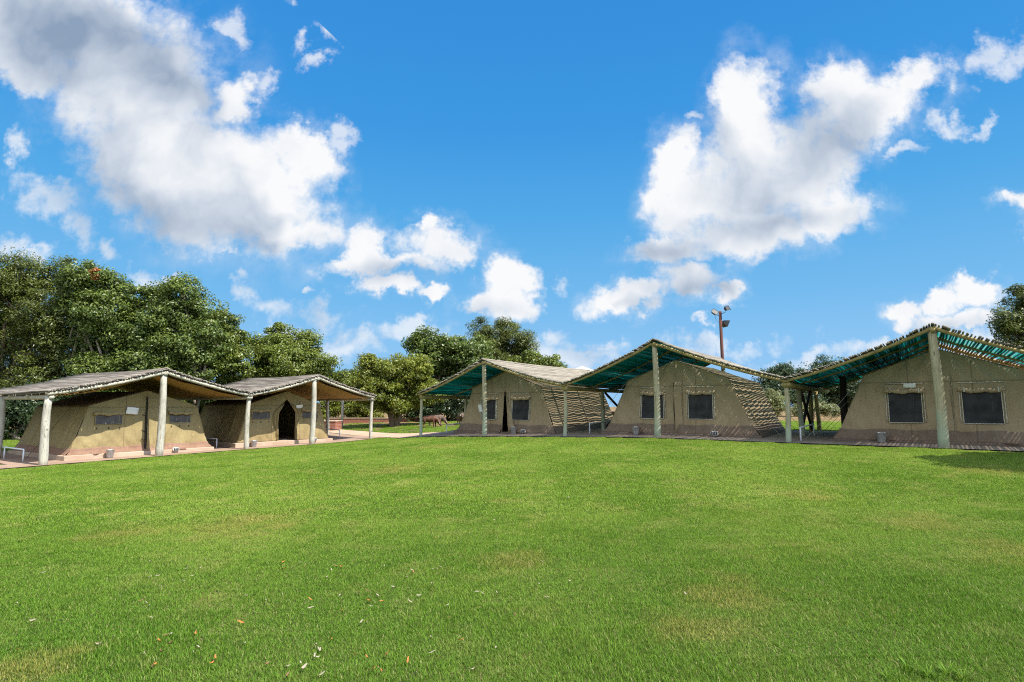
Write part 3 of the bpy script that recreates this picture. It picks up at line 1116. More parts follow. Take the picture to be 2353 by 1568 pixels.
LH1, LH2 = B1.w / 2, B2.w / 2
make_shelter(B1, 2.04, 2.94, 2.12, 6.6, True, 'grey slat roof shelter with tan lining over the tan tent with closed door', 'pole shelters with tan canvas lining',
             [(-LH1, 0, None, .118, 'n'), (0, 0, None, .125, 'n'), (-LH1, 3.8, None, .10, 'n'), (LH1, 3.8, None, .095, 'n'), (0, 6.2, None, .1, 'n'), (-LH1, 6.2, None, .1, 'n')])
make_shelter(B2, 2.12, 3.02, 2.13, 6.6, True, 'grey slat roof shelter with tan lining over the tent with door wide open', 'pole shelters with tan canvas lining',
             [(-LH2, 0, None, .10, 'n'), (-.15, 0, None, .12, 'n'), (LH2, 0, None, .085, 'n'), (LH2, 3.8, None, .095, 'n'), (0, 6.2, None, .1, 'n'), (LH2, 6.3, None, .09, 'n')])
W3, W4, W5 = B3.w / 2, B4.w / 2, B5.w / 2
make_shelter(B3, 2.17, 3.50, 2.40, 8.8, False, 'open shelter with teal net under pale slats over the tent with a half open door', 'pole shelters with teal shade net',
             [(-W3, 0, None, .066, 'n'), (-.12, 0, None, .095, 'n'), (W3, 0, None, .066, 'n'), (-W3, 3.0, None, .08, 'n'), (W3, 3.0, None, .08, 'n'), (W3, 6.0, None, .08, 'd'), (-W3, 6.0, None, .08, 'n'),
              (0, 8.4, None, .1, 'n'), (W3, 8.4, None, .09, 'r'), (-W3, 8.4, None, .09, 'n')],
             ridge_u=-.12, braces=[(W3, 3.2, 1.6, W3, 6.0, .15), (W3, 3.2, .15, W3, 6.0, 1.6)])
make_shelter(B4, 2.40, 3.82, 2.38, 8.8, False, 'open shelter with teal net under pale slats in front of the red floodlight pole', 'pole shelters with teal shade net',
             [(-.28, 0, None, .10, 'n'), (W4, 0, None, .075, 'n'), (W4, 3.0, None, .085, 'n'), (W4, 6.0, None, .08, 'r'), (W4, 8.4, None, .08, 'r'), (0, 8.4, None, .1, 'n')],
             ridge_u=-.28, braces=[(W4, 3.1, 1.6, W4, 6.0, .1), (W4, 3.1, .3, W4, 6.0, 1.6)])
make_shelter(B5, 2.38, 3.72, 2.35, 8.8, False, 'open shelter with teal net under widely spaced slats beside the shaded corner of the lawn', 'pole shelters with teal shade net',
             [(0.0, 0, None, .115, 'n'), (W5, 0, None, .1, 'n'), (-W5 + 1.15, 3.4, None, .115, 'd'), (0, 8.4, None, .1, 'n'), (W5, 3, None, .09, 'n'), (W5, 8.4, None, .09, 'n')], netdepth=3.2, thin='net_strip')

# ------------------------------------------------------------------ tents
def make_tent(b, uc, vc, hb, hs, zs, zr, length, plinth, left, door, label, group, skirt=True):
    c = b.p(uc, vc)
    base = c.z + plinth
    # concrete base the tent stands on
    pl = MB()
    zz = min(b.p(uc + s * hb, vc + t).z for s in (-1, 1) for t in (0, length)) - c.z - .15
    y0, y1 = -.16, length + .15
    pl.box((0, (y0 + y1) / 2, (plinth + zz) / 2), (2 * hb + .34, y1 - y0, plinth - zz))
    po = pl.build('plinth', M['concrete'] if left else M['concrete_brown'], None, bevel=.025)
    po.location = (c.x, c.y, c.z)
    po.rotation_euler = (0, 0, b.ang)
    tag(po, 'low %s concrete plinth under the %s' % ('pale' if left else 'brown', group[1]), 'plinth', 'concrete plinths under the tents')
    root = empty('safari_tent', (c.x, c.y, base + .004), b.ang, label, 'tent', group[0])
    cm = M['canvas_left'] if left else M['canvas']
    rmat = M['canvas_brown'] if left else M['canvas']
    ph = random.uniform(0, 6)

    def w(z):
        if z <= zs:
            return hb + (hs - hb) * z / zs
        return max(0.0, hs * (zr - z) / (zr - zs))

    def wob(u, z):
        # canvas sags between its tight points
        return .034 * math.sin(u * 2.3 + ph) * math.sin(z * 2.1 + .5) + .018 * math.sin(u * 6 - z * 4 + ph) + .011 * math.sin(u * 11 + z * 7 + 2 * math.sin(z * 3 + u)) \
            + .016 * math.sin(u * 14 + ph) * max(0, 1 - z / .8) + .02 * math.sin(abs(u) * 16 / (.6 + abs(zr - z))) * max(0, min(1, (z - 1.2)))

    def fy(u, z):
        return 0.055 * z + wob(u, z)

    # front wall in two panels that meet at the door
    def dl(z):
        return -door[1](z)

    def dr(z):
        return door[2](z)
    mb = MB()
    NZ, NU = 54, 34
    zrow = [zr * i / NZ for i in range(NZ + 1)]
    for sgn, de in ((-1, dl), (1, dr)):
        P = []
        for z in zrow:
            a = sgn * w(z)
            e = de(z)
            if abs(e) > abs(a):
                e = a
            P.append([(e + (a - e) * j / NU, fy(e + (a - e) * j / NU, z) - (.012 if sgn > 0 else 0), z) for j in range(NU + 1)])
        mb.grid(P, flip=sgn < 0)
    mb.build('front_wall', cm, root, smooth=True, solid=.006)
    # sides, roof, back
    NV = 48
    for sgn in (-1, 1):
        P = []
        for i in range(25):
            t = i / 24
            z = zs * t
            row = []
            for j in range(NV + 1):
                v = length * j / NV
                bil = .06 * math.sin(math.pi * t) * (math.sin(math.pi * v / .95)) ** 2
                row.append((sgn * (w(z) - bil + .012 * math.sin(v * 9 + z * 5 + ph) * (1 - t)), v * (1 - .0) + .07 * z * (1 - 2 * j / NV), z - .02 * math.sin(math.pi * v / .95) ** 2 * t))
            P.append(row)
        mb = MB()
        mb.grid(P, flip=sgn > 0)
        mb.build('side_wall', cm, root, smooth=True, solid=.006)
        P = []
        for i in range(21):
            t = i / 20
            row = []
            for j in range(NV + 1):
                v = length * j / NV
                x = sgn * hs * 1.012 * (1 - t)
                z = zs + (zr - zs) * t
                sag = .035 * math.sin(math.pi * t) * math.sin(math.pi * j / NV) + .035 * math.sin(math.pi * j / NV)
                row.append((x, v + .07 * z * (1 - 2 * j / NV) - (.03 if j == 0 else 0), z + .012 - sag - .014 * math.sin(math.pi * v / .95) ** 2 * (1 - t)))
            P.append(row)
        mb = MB()
        mb.grid(P, flip=sgn > 0)
        mb.build('roof', rmat, root, smooth=True, solid=.006)
    mb = MB()
    P = []
    for z in zrow[::3]:
        P.append([(-w(z) + 2 * w(z) * j / 20, length - .07 * z, z) for j in range(21)])
    mb.grid(P, flip=False)
    mb.build('back_wall', cm, root, smooth=True, solid=.006)
    # sod skirt along the foot of the walls
    if skirt:
        hk = .22 if left else .30
        for seg in range(4):
            mb = MB()
            P = []
            n = 40
            for i in range(7):
                t = i / 6
                z = hk * (1 - t)
                off = .012 + .10 * t * t
                row = []
                for j in range(n + 1):
                    s = j / n
                    rip = .018 * math.sin(s * 34 + seg * 2 + ph) * t + .03 * math.sin(s * 9 + ph) * t
                    dz = -(.0 if t < 1 else plinth * (.35 if left else .55) * (0.6 + .4 * math.sin(s * 11 + seg)))
                    ht = .02 * math.sin(s * 12 + ph) * (1 - t)
                    if seg in (0, 1):
                        lo, hi = (-w(z) - off, dl(z) - (0.0 if door[0] else .0)) if seg == 0 else (dr(z), w(z) + off)
                        u = lo + (hi - lo) * s
                        row.append((u, fy(u, z) - off - rip - .012, z + dz + ht))
                    else:
                        sg = -1 if seg == 2 else 1
                        v = -.02 + (length + .04) * s
                        row.append((sg * (w(z) + off + rip), v, z + dz + ht))
                P.append(row)
            mb.grid(P, flip=seg in (2,))
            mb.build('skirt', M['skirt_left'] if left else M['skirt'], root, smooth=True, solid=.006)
    # windows
    if left:
        wins = [(-1.3, .44, 1.04, 1.42), (1.28, .42, 1.04, 1.42)]
    else:
        wins = [(-.86, .40, .50, 1.40), (.86, .42, .50, 1.40)]
    for (u0, hw_, za, zb) in wins:
        mb = MB()
        P = [[(u0 - hw_ + 2 * hw_ * j / 12, fy(u0 - hw_ + 2 * hw_ * j / 12, za + (zb - za) * i / 8) - .030, za + (zb - za) * i / 8) for j in range(13)] for i in range(9)]
        mb.grid(P)
        pane = mb.build('window', M['mesh_left'] if left else M['mesh'], root, smooth=True)
        mb = MB()
        up_ = u0 + (.30 if left else .20) * hw_ / .42
        mb.tube([(up_ + .02 * t, fy(up_, za + (zb - za) * t) - .026, za + (zb - za) * t) for t in (0, .5, 1)], .024, 6, flat=.4)
        mb.build('pole_behind_mesh', M['trim_tan'] if left else M['inner_pole'], pane, smooth=True)
        mb = MB()
        tw = .022

        def strip(pa, pb):
            n = 10
            pts = []
            for i in range(n + 1):
                u = pa[0] + (pb[0] - pa[0]) * i / n
                z = pa[1] + (pb[1] - pa[1]) * i / n
                pts.append((u, fy(u, z) - .034, z))
            mb.tube(pts, tw, 6, flat=.5)
        strip((u0 - hw_, za), (u0 - hw_, zb))
        strip((u0 + hw_, za), (u0 + hw_, zb))
        strip((u0 - hw_, za), (u0 + hw_, za))
        if not left:
            strip((u0 - hw_ - .06, za + .02), (u0 - hw_ - .05, zb + .1))
            strip((u0 + hw_ + .06, za + .02), (u0 + hw_ + .05, zb + .1))
            strip((u0 - hw_ - .07, zb + .22), (u0 + hw_ + .07, zb + .22))
        mb.build('frame', M['trim_tan'] if left else M['trim'], pane, smooth=True)
        mb = MB()
        n = 14
        pts = [(u0 - hw_ - .07 + (2 * hw_ + .14) * i / n, fy(u0, zb) - .075 - .012 * math.sin(i * 1.3), zb + .02 + .018 * math.sin(i * .9 + u0) - .03 * math.sin(math.pi * i / n)) for i in range(n + 1)]
        mb.tube(pts, [.062 + .010 * math.sin(i * 2.1) for i in range(n + 1)], 9)
        mb.grid([[(u0 - hw_ - .07 + (2 * hw_ + .14) * j / 8, fy(u0, zb + .03 + .16 * i) - .024, zb + .03 + .16 * i) for j in range(9)] for i in range(2)])
        mb.build('rolled_flap', cm, pane, smooth=True)
        for k in (-1, 1) if not left else (-1, 0, 1):
            mb = MB()
            uu = u0 + k * hw_ * .86
            zt = zb + .02 if not left else za - .14
            mb.box((uu, fy(uu, zt) - (.14 if not left else .03), zt), (.03, .02, .13 if not left else .05))
            mb.build('toggle', M['trim'] if not left else M['zip'], pane)
    # door
    kind = door[0]
    if kind in ('closed', 'zip'):
        mb = MB()
        P = []
        for i in range(25):
            z = .02 + (zs - .1) * i / 24
            P.append([(-.05 + .26 * j / 8 + .015 * math.sin(z * 4), fy(.05, z) - .03 - .035 * (1 if j in (0, 1) else .2) * (0.6 + .4 * math.sin(z * 5 + j)), z) for j in range(9)])
        mb.grid(P)
        f = mb.build('door_flap', cm, root, smooth=True, solid=.006)
        mb = MB()
        mb.tube([(.235, fy(.235, z) - .03, z) for z in np.linspace(.05, zs - .05, 20)], .011, 6)
        mb.build('zip', M['trim_tan'], f, smooth=True)
        mb = MB()
        mb.tube([(-.06 + .012 * math.sin(z * 5), fy(0, z) - .035, z) for z in np.linspace(.02, zs - .12, 20)], .016, 6)
        mb.build('door_edge', M['zip'], f, smooth=True)
    if kind == 'tied':
        mb = MB()
        P = []
        for i in range(25):
            z = -.04 + (zs + .35) * i / 24
            P.append([(.02 + .62 * j / 12, fy(.02 + .62 * j / 12, z) - .02 - .05 * math.exp(-j / 3) - .02 * math.sin(j * 1.3 + z * 2) * max(0, 1 - z), z) for j in range(13)])
        mb.grid(P)
        f = mb.build('door_flap', cm, root, smooth=True, solid=.006)
        mb = MB()
        mb.tube([(-.015 + .01 * math.sin(z * 4), fy(0, z) - .03, z) for z in np.linspace(-.03, zs + .35, 24)], [.035 - .012 * k / 23 for k in range(24)], 6)
        for z in (.42, .75, 1.35):
            mb.tube([(-.16, fy(0, z) - .03, z + .03), (-.08, fy(0, z) - .045, z - .02), (.0, fy(0, z) - .05, z)], .012, 5)
        mb.build('door_edge', M['zip'], f, smooth=True)
    if kind == 'open':
        for sgn in (-1, 1):
            mb = MB()
            P = []
            for i in range(31):
                z = .02 + 1.72 * i / 30
                e = dl(z) if sgn < 0 else dr(z)
                wd = .10 + .16 * math.sin(math.pi * min(1, (1.74 - z) / 1.2)) ** .7 * (1 if z < 1.72 else .2)
                P.append([(e + sgn * (wd * j / 12 - .04), fy(e, z) - .05 - .045 * math.sin(j * 1.05 + sgn + z * 1.5), z) for j in range(13)])
            mb.grid(P, flip=sgn < 0)
            mb.build('door_flap', cm, root, smooth=True, solid=.008)
    if kind == 'half':
        mb = MB()
        P = []
        for i in range(31):
            z = .06 + 1.62 * i / 30
            t = i / 30
            e = dr(z)
            far_ = .40 * (1 - t) ** 1.1 + .02
            P.append([(e - .01 + (far_ - 0) * j / 10, fy(e, z) - .03 - (.10 * (1 - t) * math.sin(math.pi * j / 10 * .9)) - .012 * math.sin(j * 2 + z * 6), z) for j in range(11)])
        mb.grid(P)
        f = mb.build('door_flap', cm, root, smooth=True, solid=.008)
        mb = MB()
        mb.tube([(.245, fy(.24, z) - .03, z) for z in np.linspace(.85, 1.72, 12)], .012, 6)
        mb.build('zip', M['trim'], f, smooth=True)
    # guy ropes
    for sgn in (-1, 1):
        for k, v in enumerate((.05, length * .33, length * .66, length - .1)):
            if left and k == 0:
                continue
            ua = hb + .80
            q = b.p(uc + sgn * ua, vc + v)
            mb = MB()
            a = Vector((sgn * hs, v, zs - .03))
            e = Vector((sgn * ua, v - .35, q.z - base + .05))
            mb.tube([a, (a + e) / 2 - Vector((0, 0, .03)), e], .0055, 5)
            mb.build('guy_rope', M['rope'] if not left else M['zip'] if k % 2 else M['rope'], root, smooth=True)
    return root, base, fy


def none(z):
    return 0.0


def open_l(z):
    return .47 * min(1, max(0, (1.95 - z) / .62)) ** .8


def half_r(z):
    return .03 + .24 * max(0, (1.72 - z) / 1.7) if z < 1.72 else 0.0


def half_l(z):
    return .07 if z < 1.70 else max(0.0, .07 - (z - 1.70))


GL, GR = 'tan tents under the shelters with lining', 'olive tents under the shelters with net'
T1 = make_tent(B1, 0, 1.0, 2.5, 1.95, 1.72, 2.30, 4.6, .17, True, ('tied', none, none),
               'tan canvas tent with closed door, red brown skirt and white paper over a small window', (GL, 'tan tent with a closed door'))
T2 = make_tent(B2, -.72, 1.25, 2.35, 1.85, 1.72, 2.34, 4.6, .20, True, ('open', open_l, open_l),
               'tan canvas tent with its pointed door tied wide open and dark inside', (GL, 'tan tent with an open door'), skirt=False)
T3 = make_tent(B3, 0, 1.2, 2.6, 1.85, 1.86, 2.58, 5.6, .09, False, ('half', half_l, half_r),
               'olive canvas tent with a narrow half open door between two windows', (GR, 'olive tent with a half open door'))
T4 = make_tent(B4, 0, 1.2, 2.65, 1.83, 1.88, 2.58, 5.6, .09, False, ('closed', none, none),
               'closed olive canvas tent in front of the red floodlight pole', (GR, 'closed olive tent before the floodlight pole'))
T5 = make_tent(B5, 0.1, 1.2, 2.65, 1.85, 1.88, 2.58, 5.6, .09, False, ('zip', none, none),
               'closed olive canvas tent with white paper above its window, beside the shaded lawn corner', (GR, 'olive tent beside the shaded lawn corner'))


def on_tent(T, u, z, dy=-.06):
    root, base, fy = T
    m = Matrix.Rotation(root.rotation_euler.z, 4, 'Z')
    q = m @ Vector((u, fy(u, z) + dy, z))
    return Vector(root.location) + q, root.rotation_euler.z


# white sheets of paper pinned to the tents
def paper(T, u, z, w, h, tilt, label, lean=0.2):
    p, a = on_tent(T, u, z, -.075)
    mb = MB()
    P = [[(-w / 2 + w * j / 6, -.02 * math.sin(math.pi * j / 6) - lean * (.5 - i / 6) * h * 0 - lean * h * (i / 6 - .5), -h / 2 + h * i / 6) for j in range(7)] for i in range(7)]
    mb.grid(P)
    o = mb.build('paper_sheet', M['paper'], None, smooth=True, solid=.002)
    o.location = p
    o.rotation_euler = (0, tilt, a)
    tag(o, label, 'paper', 'white papers on the tents')


paper(T1, -.55, 1.52, .42, .26, R(6), 'white paper sheet pinned above the small window of the tan tent with closed door')
paper(T2, .62, 1.60, .36, .17, R(-4), 'white paper sheet at the top corner of the wide open tent door', .5)
paper(T3, -1.33, .98, .21, .34, R(-5), 'white paper sheet on the olive tent with the half open door')
paper(T5, -.72, 1.56, .30, .12, R(2), 'narrow white paper sheet on the rolled flap of the tent beside the shaded lawn', .1)

# ------------------------------------------------------------------ camp bed in the open tent
p, a = on_tent(T2, -.28, .0, .9)
bed = empty('camp_bed', (p.x, p.y, T2[1] + .004), a, 'grey camp bed inside the open tent', 'bed')
mb = MB()
mb.box((0, .85, .30), (.78, 1.8, .06))
mb.build('bed_frame', M['rail'], bed, bevel=.01)
for sx in (-.34, .34):
    for sy in (.03, 1.66):
        mb = MB()
        mb.tube([(sx, sy, 0), (sx, sy, .52 if sy < .5 else .6)], .02, 8)
        mb.build('leg', M['rail'], bed, smooth=True)
mb = MB()
mb.box((0, .85, .41), (.74, 1.74, .15))
mb.build('mattress', M['blanket'], bed, bevel=.04)
mb = MB()
mb.tube([(-.34, .03, .5), (-.2, .03, .55), (.2, .03, .55), (.34, .03, .5)], .018, 8)
mb.build('headboard', M['rail'], bed, smooth=True)

# ------------------------------------------------------------------ buckets
def bucket_proto(name):
    mb = MB()
    rs = [(0.001, 0.012), (.088, .012), (.09, 0), (.097, .02), (.132, .275), (.141, .285), (.141, .297), (.131, .297), (.125, .27), (.09, .03), (.001, .028)]
    n = 24
    vs = [(r * math.cos(2 * math.pi * k / n), r * math.sin(2 * math.pi * k / n), z) for r, z in rs for k in range(n)]
    fs = [(i * n + k, i * n + (k + 1) % n, (i + 1) * n + (k + 1) % n, (i + 1) * n + k) for i in range(len(rs) - 1) for k in range(n)]
    mb.add(vs, fs)
    root = empty('bucket', (0, 0, 0), 0, '-', 'bucket', 'zinc buckets in front of the tents')
    mb.build('body', M['zinc'], root, smooth=True)
    mb = MB()
    mb.tube([(.14 * math.cos(t), -.06 - .14 * math.sin(t) * .75, .28 - .10 * math.sin(t)) for t in np.linspace(0, math.pi, 14)], .005, 6)
    mb.build('handle', M['zinc'], root, smooth=True)
    return root


bp = bucket_proto('bucket')
spots = [(252, 1054, 'zinc bucket at the plinth of the tan tent with closed door'),
         (583, 1030, 'zinc bucket at the plinth of the tan tent with open door'),
         (1180, 998, 'zinc bucket beside the half open door of the olive tent'),
         (1461, 1001.5, 'zinc bucket in front of the olive tent before the floodlight pole'),
         (2027, 1026, 'zinc bucket in front of the tent beside the shaded lawn corner')]
for i, (px, py, lab) in enumerate(spots):
    o = bp if i == 0 else copy_tree(bp)
    b = (B1, B2, B3, B4, B5)[i]
    g_ = ground_at(px, py)
    # keep it on the pavement just ahead of the plinth
    vloc = (g_ - b.o).dot(b.v)
    vmax = {0: 1.0, 1: 1.25, 2: 1.2, 3: 1.2, 4: 1.2}[i] - .16 - .17
    if True:
        d = ray(px, py)
        # point of the sight line's plan at this depth
        k = (vmax + b.o.dot(b.v)) / Vector((d.x, d.y, 0)).dot(b.v)
        g_ = Vector((d.x * k, d.y * k, 0))
    o.location = (g_.x, g_.y, gz(g_.x, g_.y) + .022)
    o.rotation_euler = (0, 0, random.uniform(0, 6))
    o['label'] = lab

# ------------------------------------------------------------------ low white rails
def rail_obj(b, u, v0, v1, h, label, nleg=2, copyof=None):
    c = b.p(u, v0)
    L = v1 - v0
    root = empty('low_rail', (c.x, c.y, c.z + .02), b.ang, label, 'rail', 'low white rails between the tents')
    mb = MB()
    z1 = b.p(u, v1).z - c.z
    mb.tube([(0, 0, h - .02), (0, .015, h), (0, L - .015, h + z1), (0, L, h - .02 + z1)], .026, 8)
    mb.build('top_rail', M['rail'], root, smooth=True)
    for k in range(nleg):
        t = k / (nleg - 1)
        mb = MB()
        mb.tube([(0, L * t, z1 * t - .03), (0, L * t, h - .01 + z1 * t)], .024, 8)
        mb.build('leg', M['rail'], root, smooth=True)


rail_obj(B1, -LH1 + .12, 1.9, 5.2, .40, 'low white rail next to the slanting guy ropes at the pavement end near the grass', 3)
rail_obj(B1, LH1 - .25, 1.75, 4.2, .40, 'low white rail between the two tan tents')
rail_obj(B2, LH2 - .35, 2.2, 4.0, .40, 'low white rail beside the tan tent with open door')
rail_obj(B3, -W3 + .35, 1.3, 3.4, .40, 'low white rail beside the olive tent nearest the warthogs')
rail_obj(B4, -W4 + .35, 1.3, 4.6, .40, 'low white rail between the half open olive tent and the closed tent', 2)
rail_obj(B5, -W5 + .22, .55, 3.2, .40, 'low white rail under the crossed braces between two closed tents')

# ------------------------------------------------------------------ bulkhead lamps on the plinths
def lamp_proto():
    root = empty('bulkhead_lamp', (0, 0, 0), 0, '-', 'lamp', 'bulkhead lamps at the foot of the tents')
    mb = MB()
    n = 20
    rs = [(0, 1.0), (-.03, 1.0), (-.045, .92)]
    vs = []
    for y, s in rs:
        for k in range(n):
            t = 2 * math.pi * k / n
            x, z = math.cos(t), math.sin(t)
            x = math.copysign(abs(x) ** .5, x) * .125 * s
            z = math.copysign(abs(z) ** .5, z) * .075 * s
            vs.append((x, y, z))
    fs = [(i * n + k, (i + 1) * n + k, (i + 1) * n + (k + 1) % n, i * n + (k + 1) % n) for i in range(2) for k in range(n)]
    fs.append(tuple(range(2 * n, 3 * n))[::-1])
    mb.add(vs, fs)
    mb.build('body', M['lampbody'], root, smooth=False)
    mb = MB()
    P = [[(-.1 + .2 * j / 8, -.047 - .035 * math.sin(math.pi * j / 8) * math.sin(math.pi * i / 6), -.055 + .11 * i / 6) for j in range(9)] for i in range(7)]
    mb.grid(P)
    mb.build('lens', M['glass'], root, smooth=True)
    mb = MB()
    for x in (-.05, 0, .05):
        mb.tube([(x, -.046, -.065), (x, -.088, -.03), (x, -.088, .03), (x, -.046, .065)], .006, 6)
    mb.build('guard', M['lampbody'], root, smooth=True)
    return root


lpz = lamp_proto()
for i, (T, b, u, v, z, lab) in enumerate([
        (T1, B1, 1.05, .80, .16, 'white bulkhead lamp at the plinth of the tan tent with closed door'),
        (T2, B2, .70, 1.05, .18, 'white bulkhead lamp at the plinth of the open tent beside the post'),
        (T3, B3, 1.15, 1.0, .13, 'white bulkhead lamp at the foot of the half open olive tent'),
        (T4, B4, 1.35, 1.0, .13, 'white bulkhead lamp at the foot of the tent before the floodlight pole'),
        (T5, B5, 2.05, 1.0, .13, 'white bulkhead lamp at the foot of the tent beside the shaded lawn')]):
    o = lpz if i == 0 else copy_tree(lpz)
    q_ = b.p(u, v)
    o.location = (q_.x, q_.y, q_.z + z)
    o.rotation_euler = (0, 0, b.ang)
    o['label'] = lab

# ------------------------------------------------------------------ floodlight pole
fp = at(1661, 858, 30)
fb = gz(fp.x, fp.y)
fl = empty('floodlight_pole', (fp.x, fp.y, fb), 0, 'tall red brown pole with floodlights rising behind the closed olive tent', 'floodlight')
ptop = at(1661, 716, 30).z - fb
mb = MB()
mb.tube([(0, 0, -.2), (.01, 0, ptop * .5), (-.005, 0, ptop)], [.095, .085, .075], 14)
mb.build('pole', M['redpole'], fl, smooth=True)


def flood(x, y, z, rot, s, arm):
    mb = MB()
    mb.tube(arm, .016, 6)
    mb.build('arm', M['black'], fl, smooth=True)
    m = Euler(rot).to_matrix()
    mb = MB()
    w_, h_, d_ = .19 * s, .15 * s, .09 * s
    fr = [(-w_, -d_, -h_), (w_, -d_, -h_), (w_, -d_, h_), (-w_, -d_, h_)]
    bk = [(-w_ * .6, d_, -h_ * .55), (w_ * .6, d_, -h_ * .55), (w_ * .6, d_, h_ * .55), (-w_ * .6, d_, h_ * .55)]
    rim = [(-w_ * 1.06, -d_ * 1.25, -h_ * 1.06), (w_ * 1.06, -d_ * 1.25, -h_ * 1.06), (w_ * 1.06, -d_ * 1.25, h_ * 1.06), (-w_ * 1.06, -d_ * 1.25, h_ * 1.06)]
    vs = [m @ Vector(v_) + Vector((x, y, z)) for v_ in fr + bk + rim]
    mb.add(vs, [(4, 5, 6, 7)[::-1], (0, 1, 5, 4), (1, 2, 6, 5), (2, 3, 7, 6), (3, 0, 4, 7), (8, 9, 1, 0), (9, 10, 2, 1), (10, 11, 3, 2), (11, 8, 0, 3)])
    h = mb.build('floodlight', M['black'], fl)
    mb = MB()
    vs = [m @ Vector(v_) + Vector((x, y, z)) for v_ in [(-w_ * .95, -d_ * 1.1, -h_ * .95), (w_ * .95, -d_ * 1.1, -h_ * .95), (w_ * .95, -d_ * 1.1, h_ * .95), (-w_ * .95, -d_ * 1.1, h_ * .95)]]
    mb.add(vs, [(0, 1, 2, 3)])
    mb.build('lens', M['glass'], h)


flood(-.33, -.05, ptop - .08, (R(-35), R(38), R(-20)), .85, [(0, 0, ptop - .22), (-.18, 0, ptop - .2), (-.3, 0, ptop - .14)])
flood(.32, -.05, ptop + .13, (R(-22), R(-12), R(35)), .85, [(0, 0, ptop - .16), (.18, 0, ptop - .08), (.28, 0, ptop - .02)])
flood(.22, .04, ptop - .62, (R(25), R(0), R(100)), 1.15, [(0, 0, ptop - .6), (.12, 0, ptop - .62)])
mb = MB()
mb.tube([(-.3, -.02, ptop - .12), (-.28, -.05, ptop - .42), (-.16, -.06, ptop - .6), (-.08, -.06, ptop - .58)], .008, 5)
mb.build('cable', M['black'], fl, smooth=True)

# ------------------------------------------------------------------ white marquee, brick walls, lone post
mp = at(1338, 900, 44)
mg = gz(mp.x, mp.y)
mq = empty('marquee', (mp.x, mp.y, mg), R(25), 'white peaked marquee roof far behind the slat roofs', 'marquee')
apex = at(1338, 842, 44).z - mg
mb = MB()
e = 2.6
ev = apex - 1.15
P = []
for i in range(9):
    t = i / 8
    s = e * (1 - t)
    z = ev + (apex - ev) * (t ** 1.25)
    P.append([(-s, -s, z), (s, -s, z), (s, s, z), (-s, s, z), (-s, -s, z)])
mb.grid(P)
mb.build('roof', M['white_roof'], mq, solid=.02)
mb = MB()
mb.grid([[(-e, -e, z), (e, -e, z), (e, e, z), (-e, e, z), (-e, -e, z)] for z in (ev - .3, ev)])
mb.build('valance', M['white_roof'], mq, solid=.01)
for sx in (-1, 1):
    for sy in (-1, 1):
        mb = MB()
        mb.tube([(sx * (e - .06), sy * (e - .06), -.1), (sx * (e - .06), sy * (e - .06), ev)], .05, 8)
        mb.build('leg', M['rail'], mq, smooth=True)


def brick_wall(loc, rz, L, h, label, t=.24, cap=True):
    z = gz(loc[0], loc[1])
    root = empty('brick_wall', (loc[0], loc[1], z), rz, label, 'wall', 'low red brick walls')
    mb = MB()
    mb.box((0, 0, h / 2 - .15), (L, t, h + .3))
    mb.build('brickwork', M['brick'], root)
    mb = MB()
    mb.box((0, 0, h + .033), (L + .05, t + .06, .06))
    mb.build('coping', M['brick'] if not cap else M['concrete'], root, bevel=.01)
    return root


q_ = at(751, 985, 35)
brick_wall((q_.x, q_.y), R(-8), 1.5, .52, 'low red brick box at the end of the pale path', .9)
q_ = at(900, 970, 40)
brick_wall((q_.x, q_.y), R(2), 8.5, .24, 'long low red brick wall in the shade of the yellow green tree')
q_ = at(432, 998, 33)
brick_wall((q_.x, q_.y), R(12), 2.6, .55, 'short red brick wall seen between the two tan tents')
q_ = at(1424, 978, 30.5)
brick_wall((q_.x, q_.y), R(-20), 1.8, .68, 'red brick wall behind the crossed braces of the olive tents')
q_ = ground_at(785, 984)
mb = MB()
hp = at(785, 915, q_.y).z - q_.z
mb.tube([(0, 0, -.1), (0.01, 0, hp * .5), (0, 0, hp)], [.085, .08, .075], 10)
mb.tube([(0, 0, hp), (0, 0, hp + .03)], [.08, .06], 10)
o = mb.build('wooden_post', M['post'], None, smooth=True)
o.location = q_
tag(o, 'lone pale wooden post standing beside the low brick box', 'post')

# ------------------------------------------------------------------ trees
def leaves_mesh(name, Cn, Nn, size, aspect, mat, parent, rg, cl=None):
    n = len(Cn)
    rnd = rg.normal(size=(n, 3))
    d = np.cross(Nn, rnd)
    d /= np.linalg.norm(d, axis=1, keepdims=True) + 1e-9
    t = np.cross(Nn, d)
    s = size * rg.uniform(.6, 1.35, n)[:, None]
    fold = Nn * s * .16
    V = np.stack([Cn - d * s * .5, Cn + t * s * aspect * .5 + fold, Cn + d * s * .5 - fold * .6, Cn - t * s * aspect * .5 + fold], 1).reshape(-1, 3)
    me = bpy.data.meshes.new(name)
    me.vertices.add(n * 4)
    me.vertices.foreach_set('co', V.astype(np.float32).ravel())
    me.loops.add(n * 4)
    me.loops.foreach_set('vertex_index', np.arange(n * 4))
    me.polygons.add(n)
    me.polygons.foreach_set('loop_start', np.arange(n) * 4)
    me.update(calc_edges=True)
    a = me.attributes.new('rnd', 'FLOAT', 'FACE')
    a.data.foreach_set('value', rg.random(n) if cl is None else np.where(rg.random(n) < .06, .97, .55 * rg.random(n) + .38 * cl))
    me.materials.append(mat)
    o = bpy.data.objects.new(name, me)
    C.objects.link(o)
    o.parent = parent
    return o


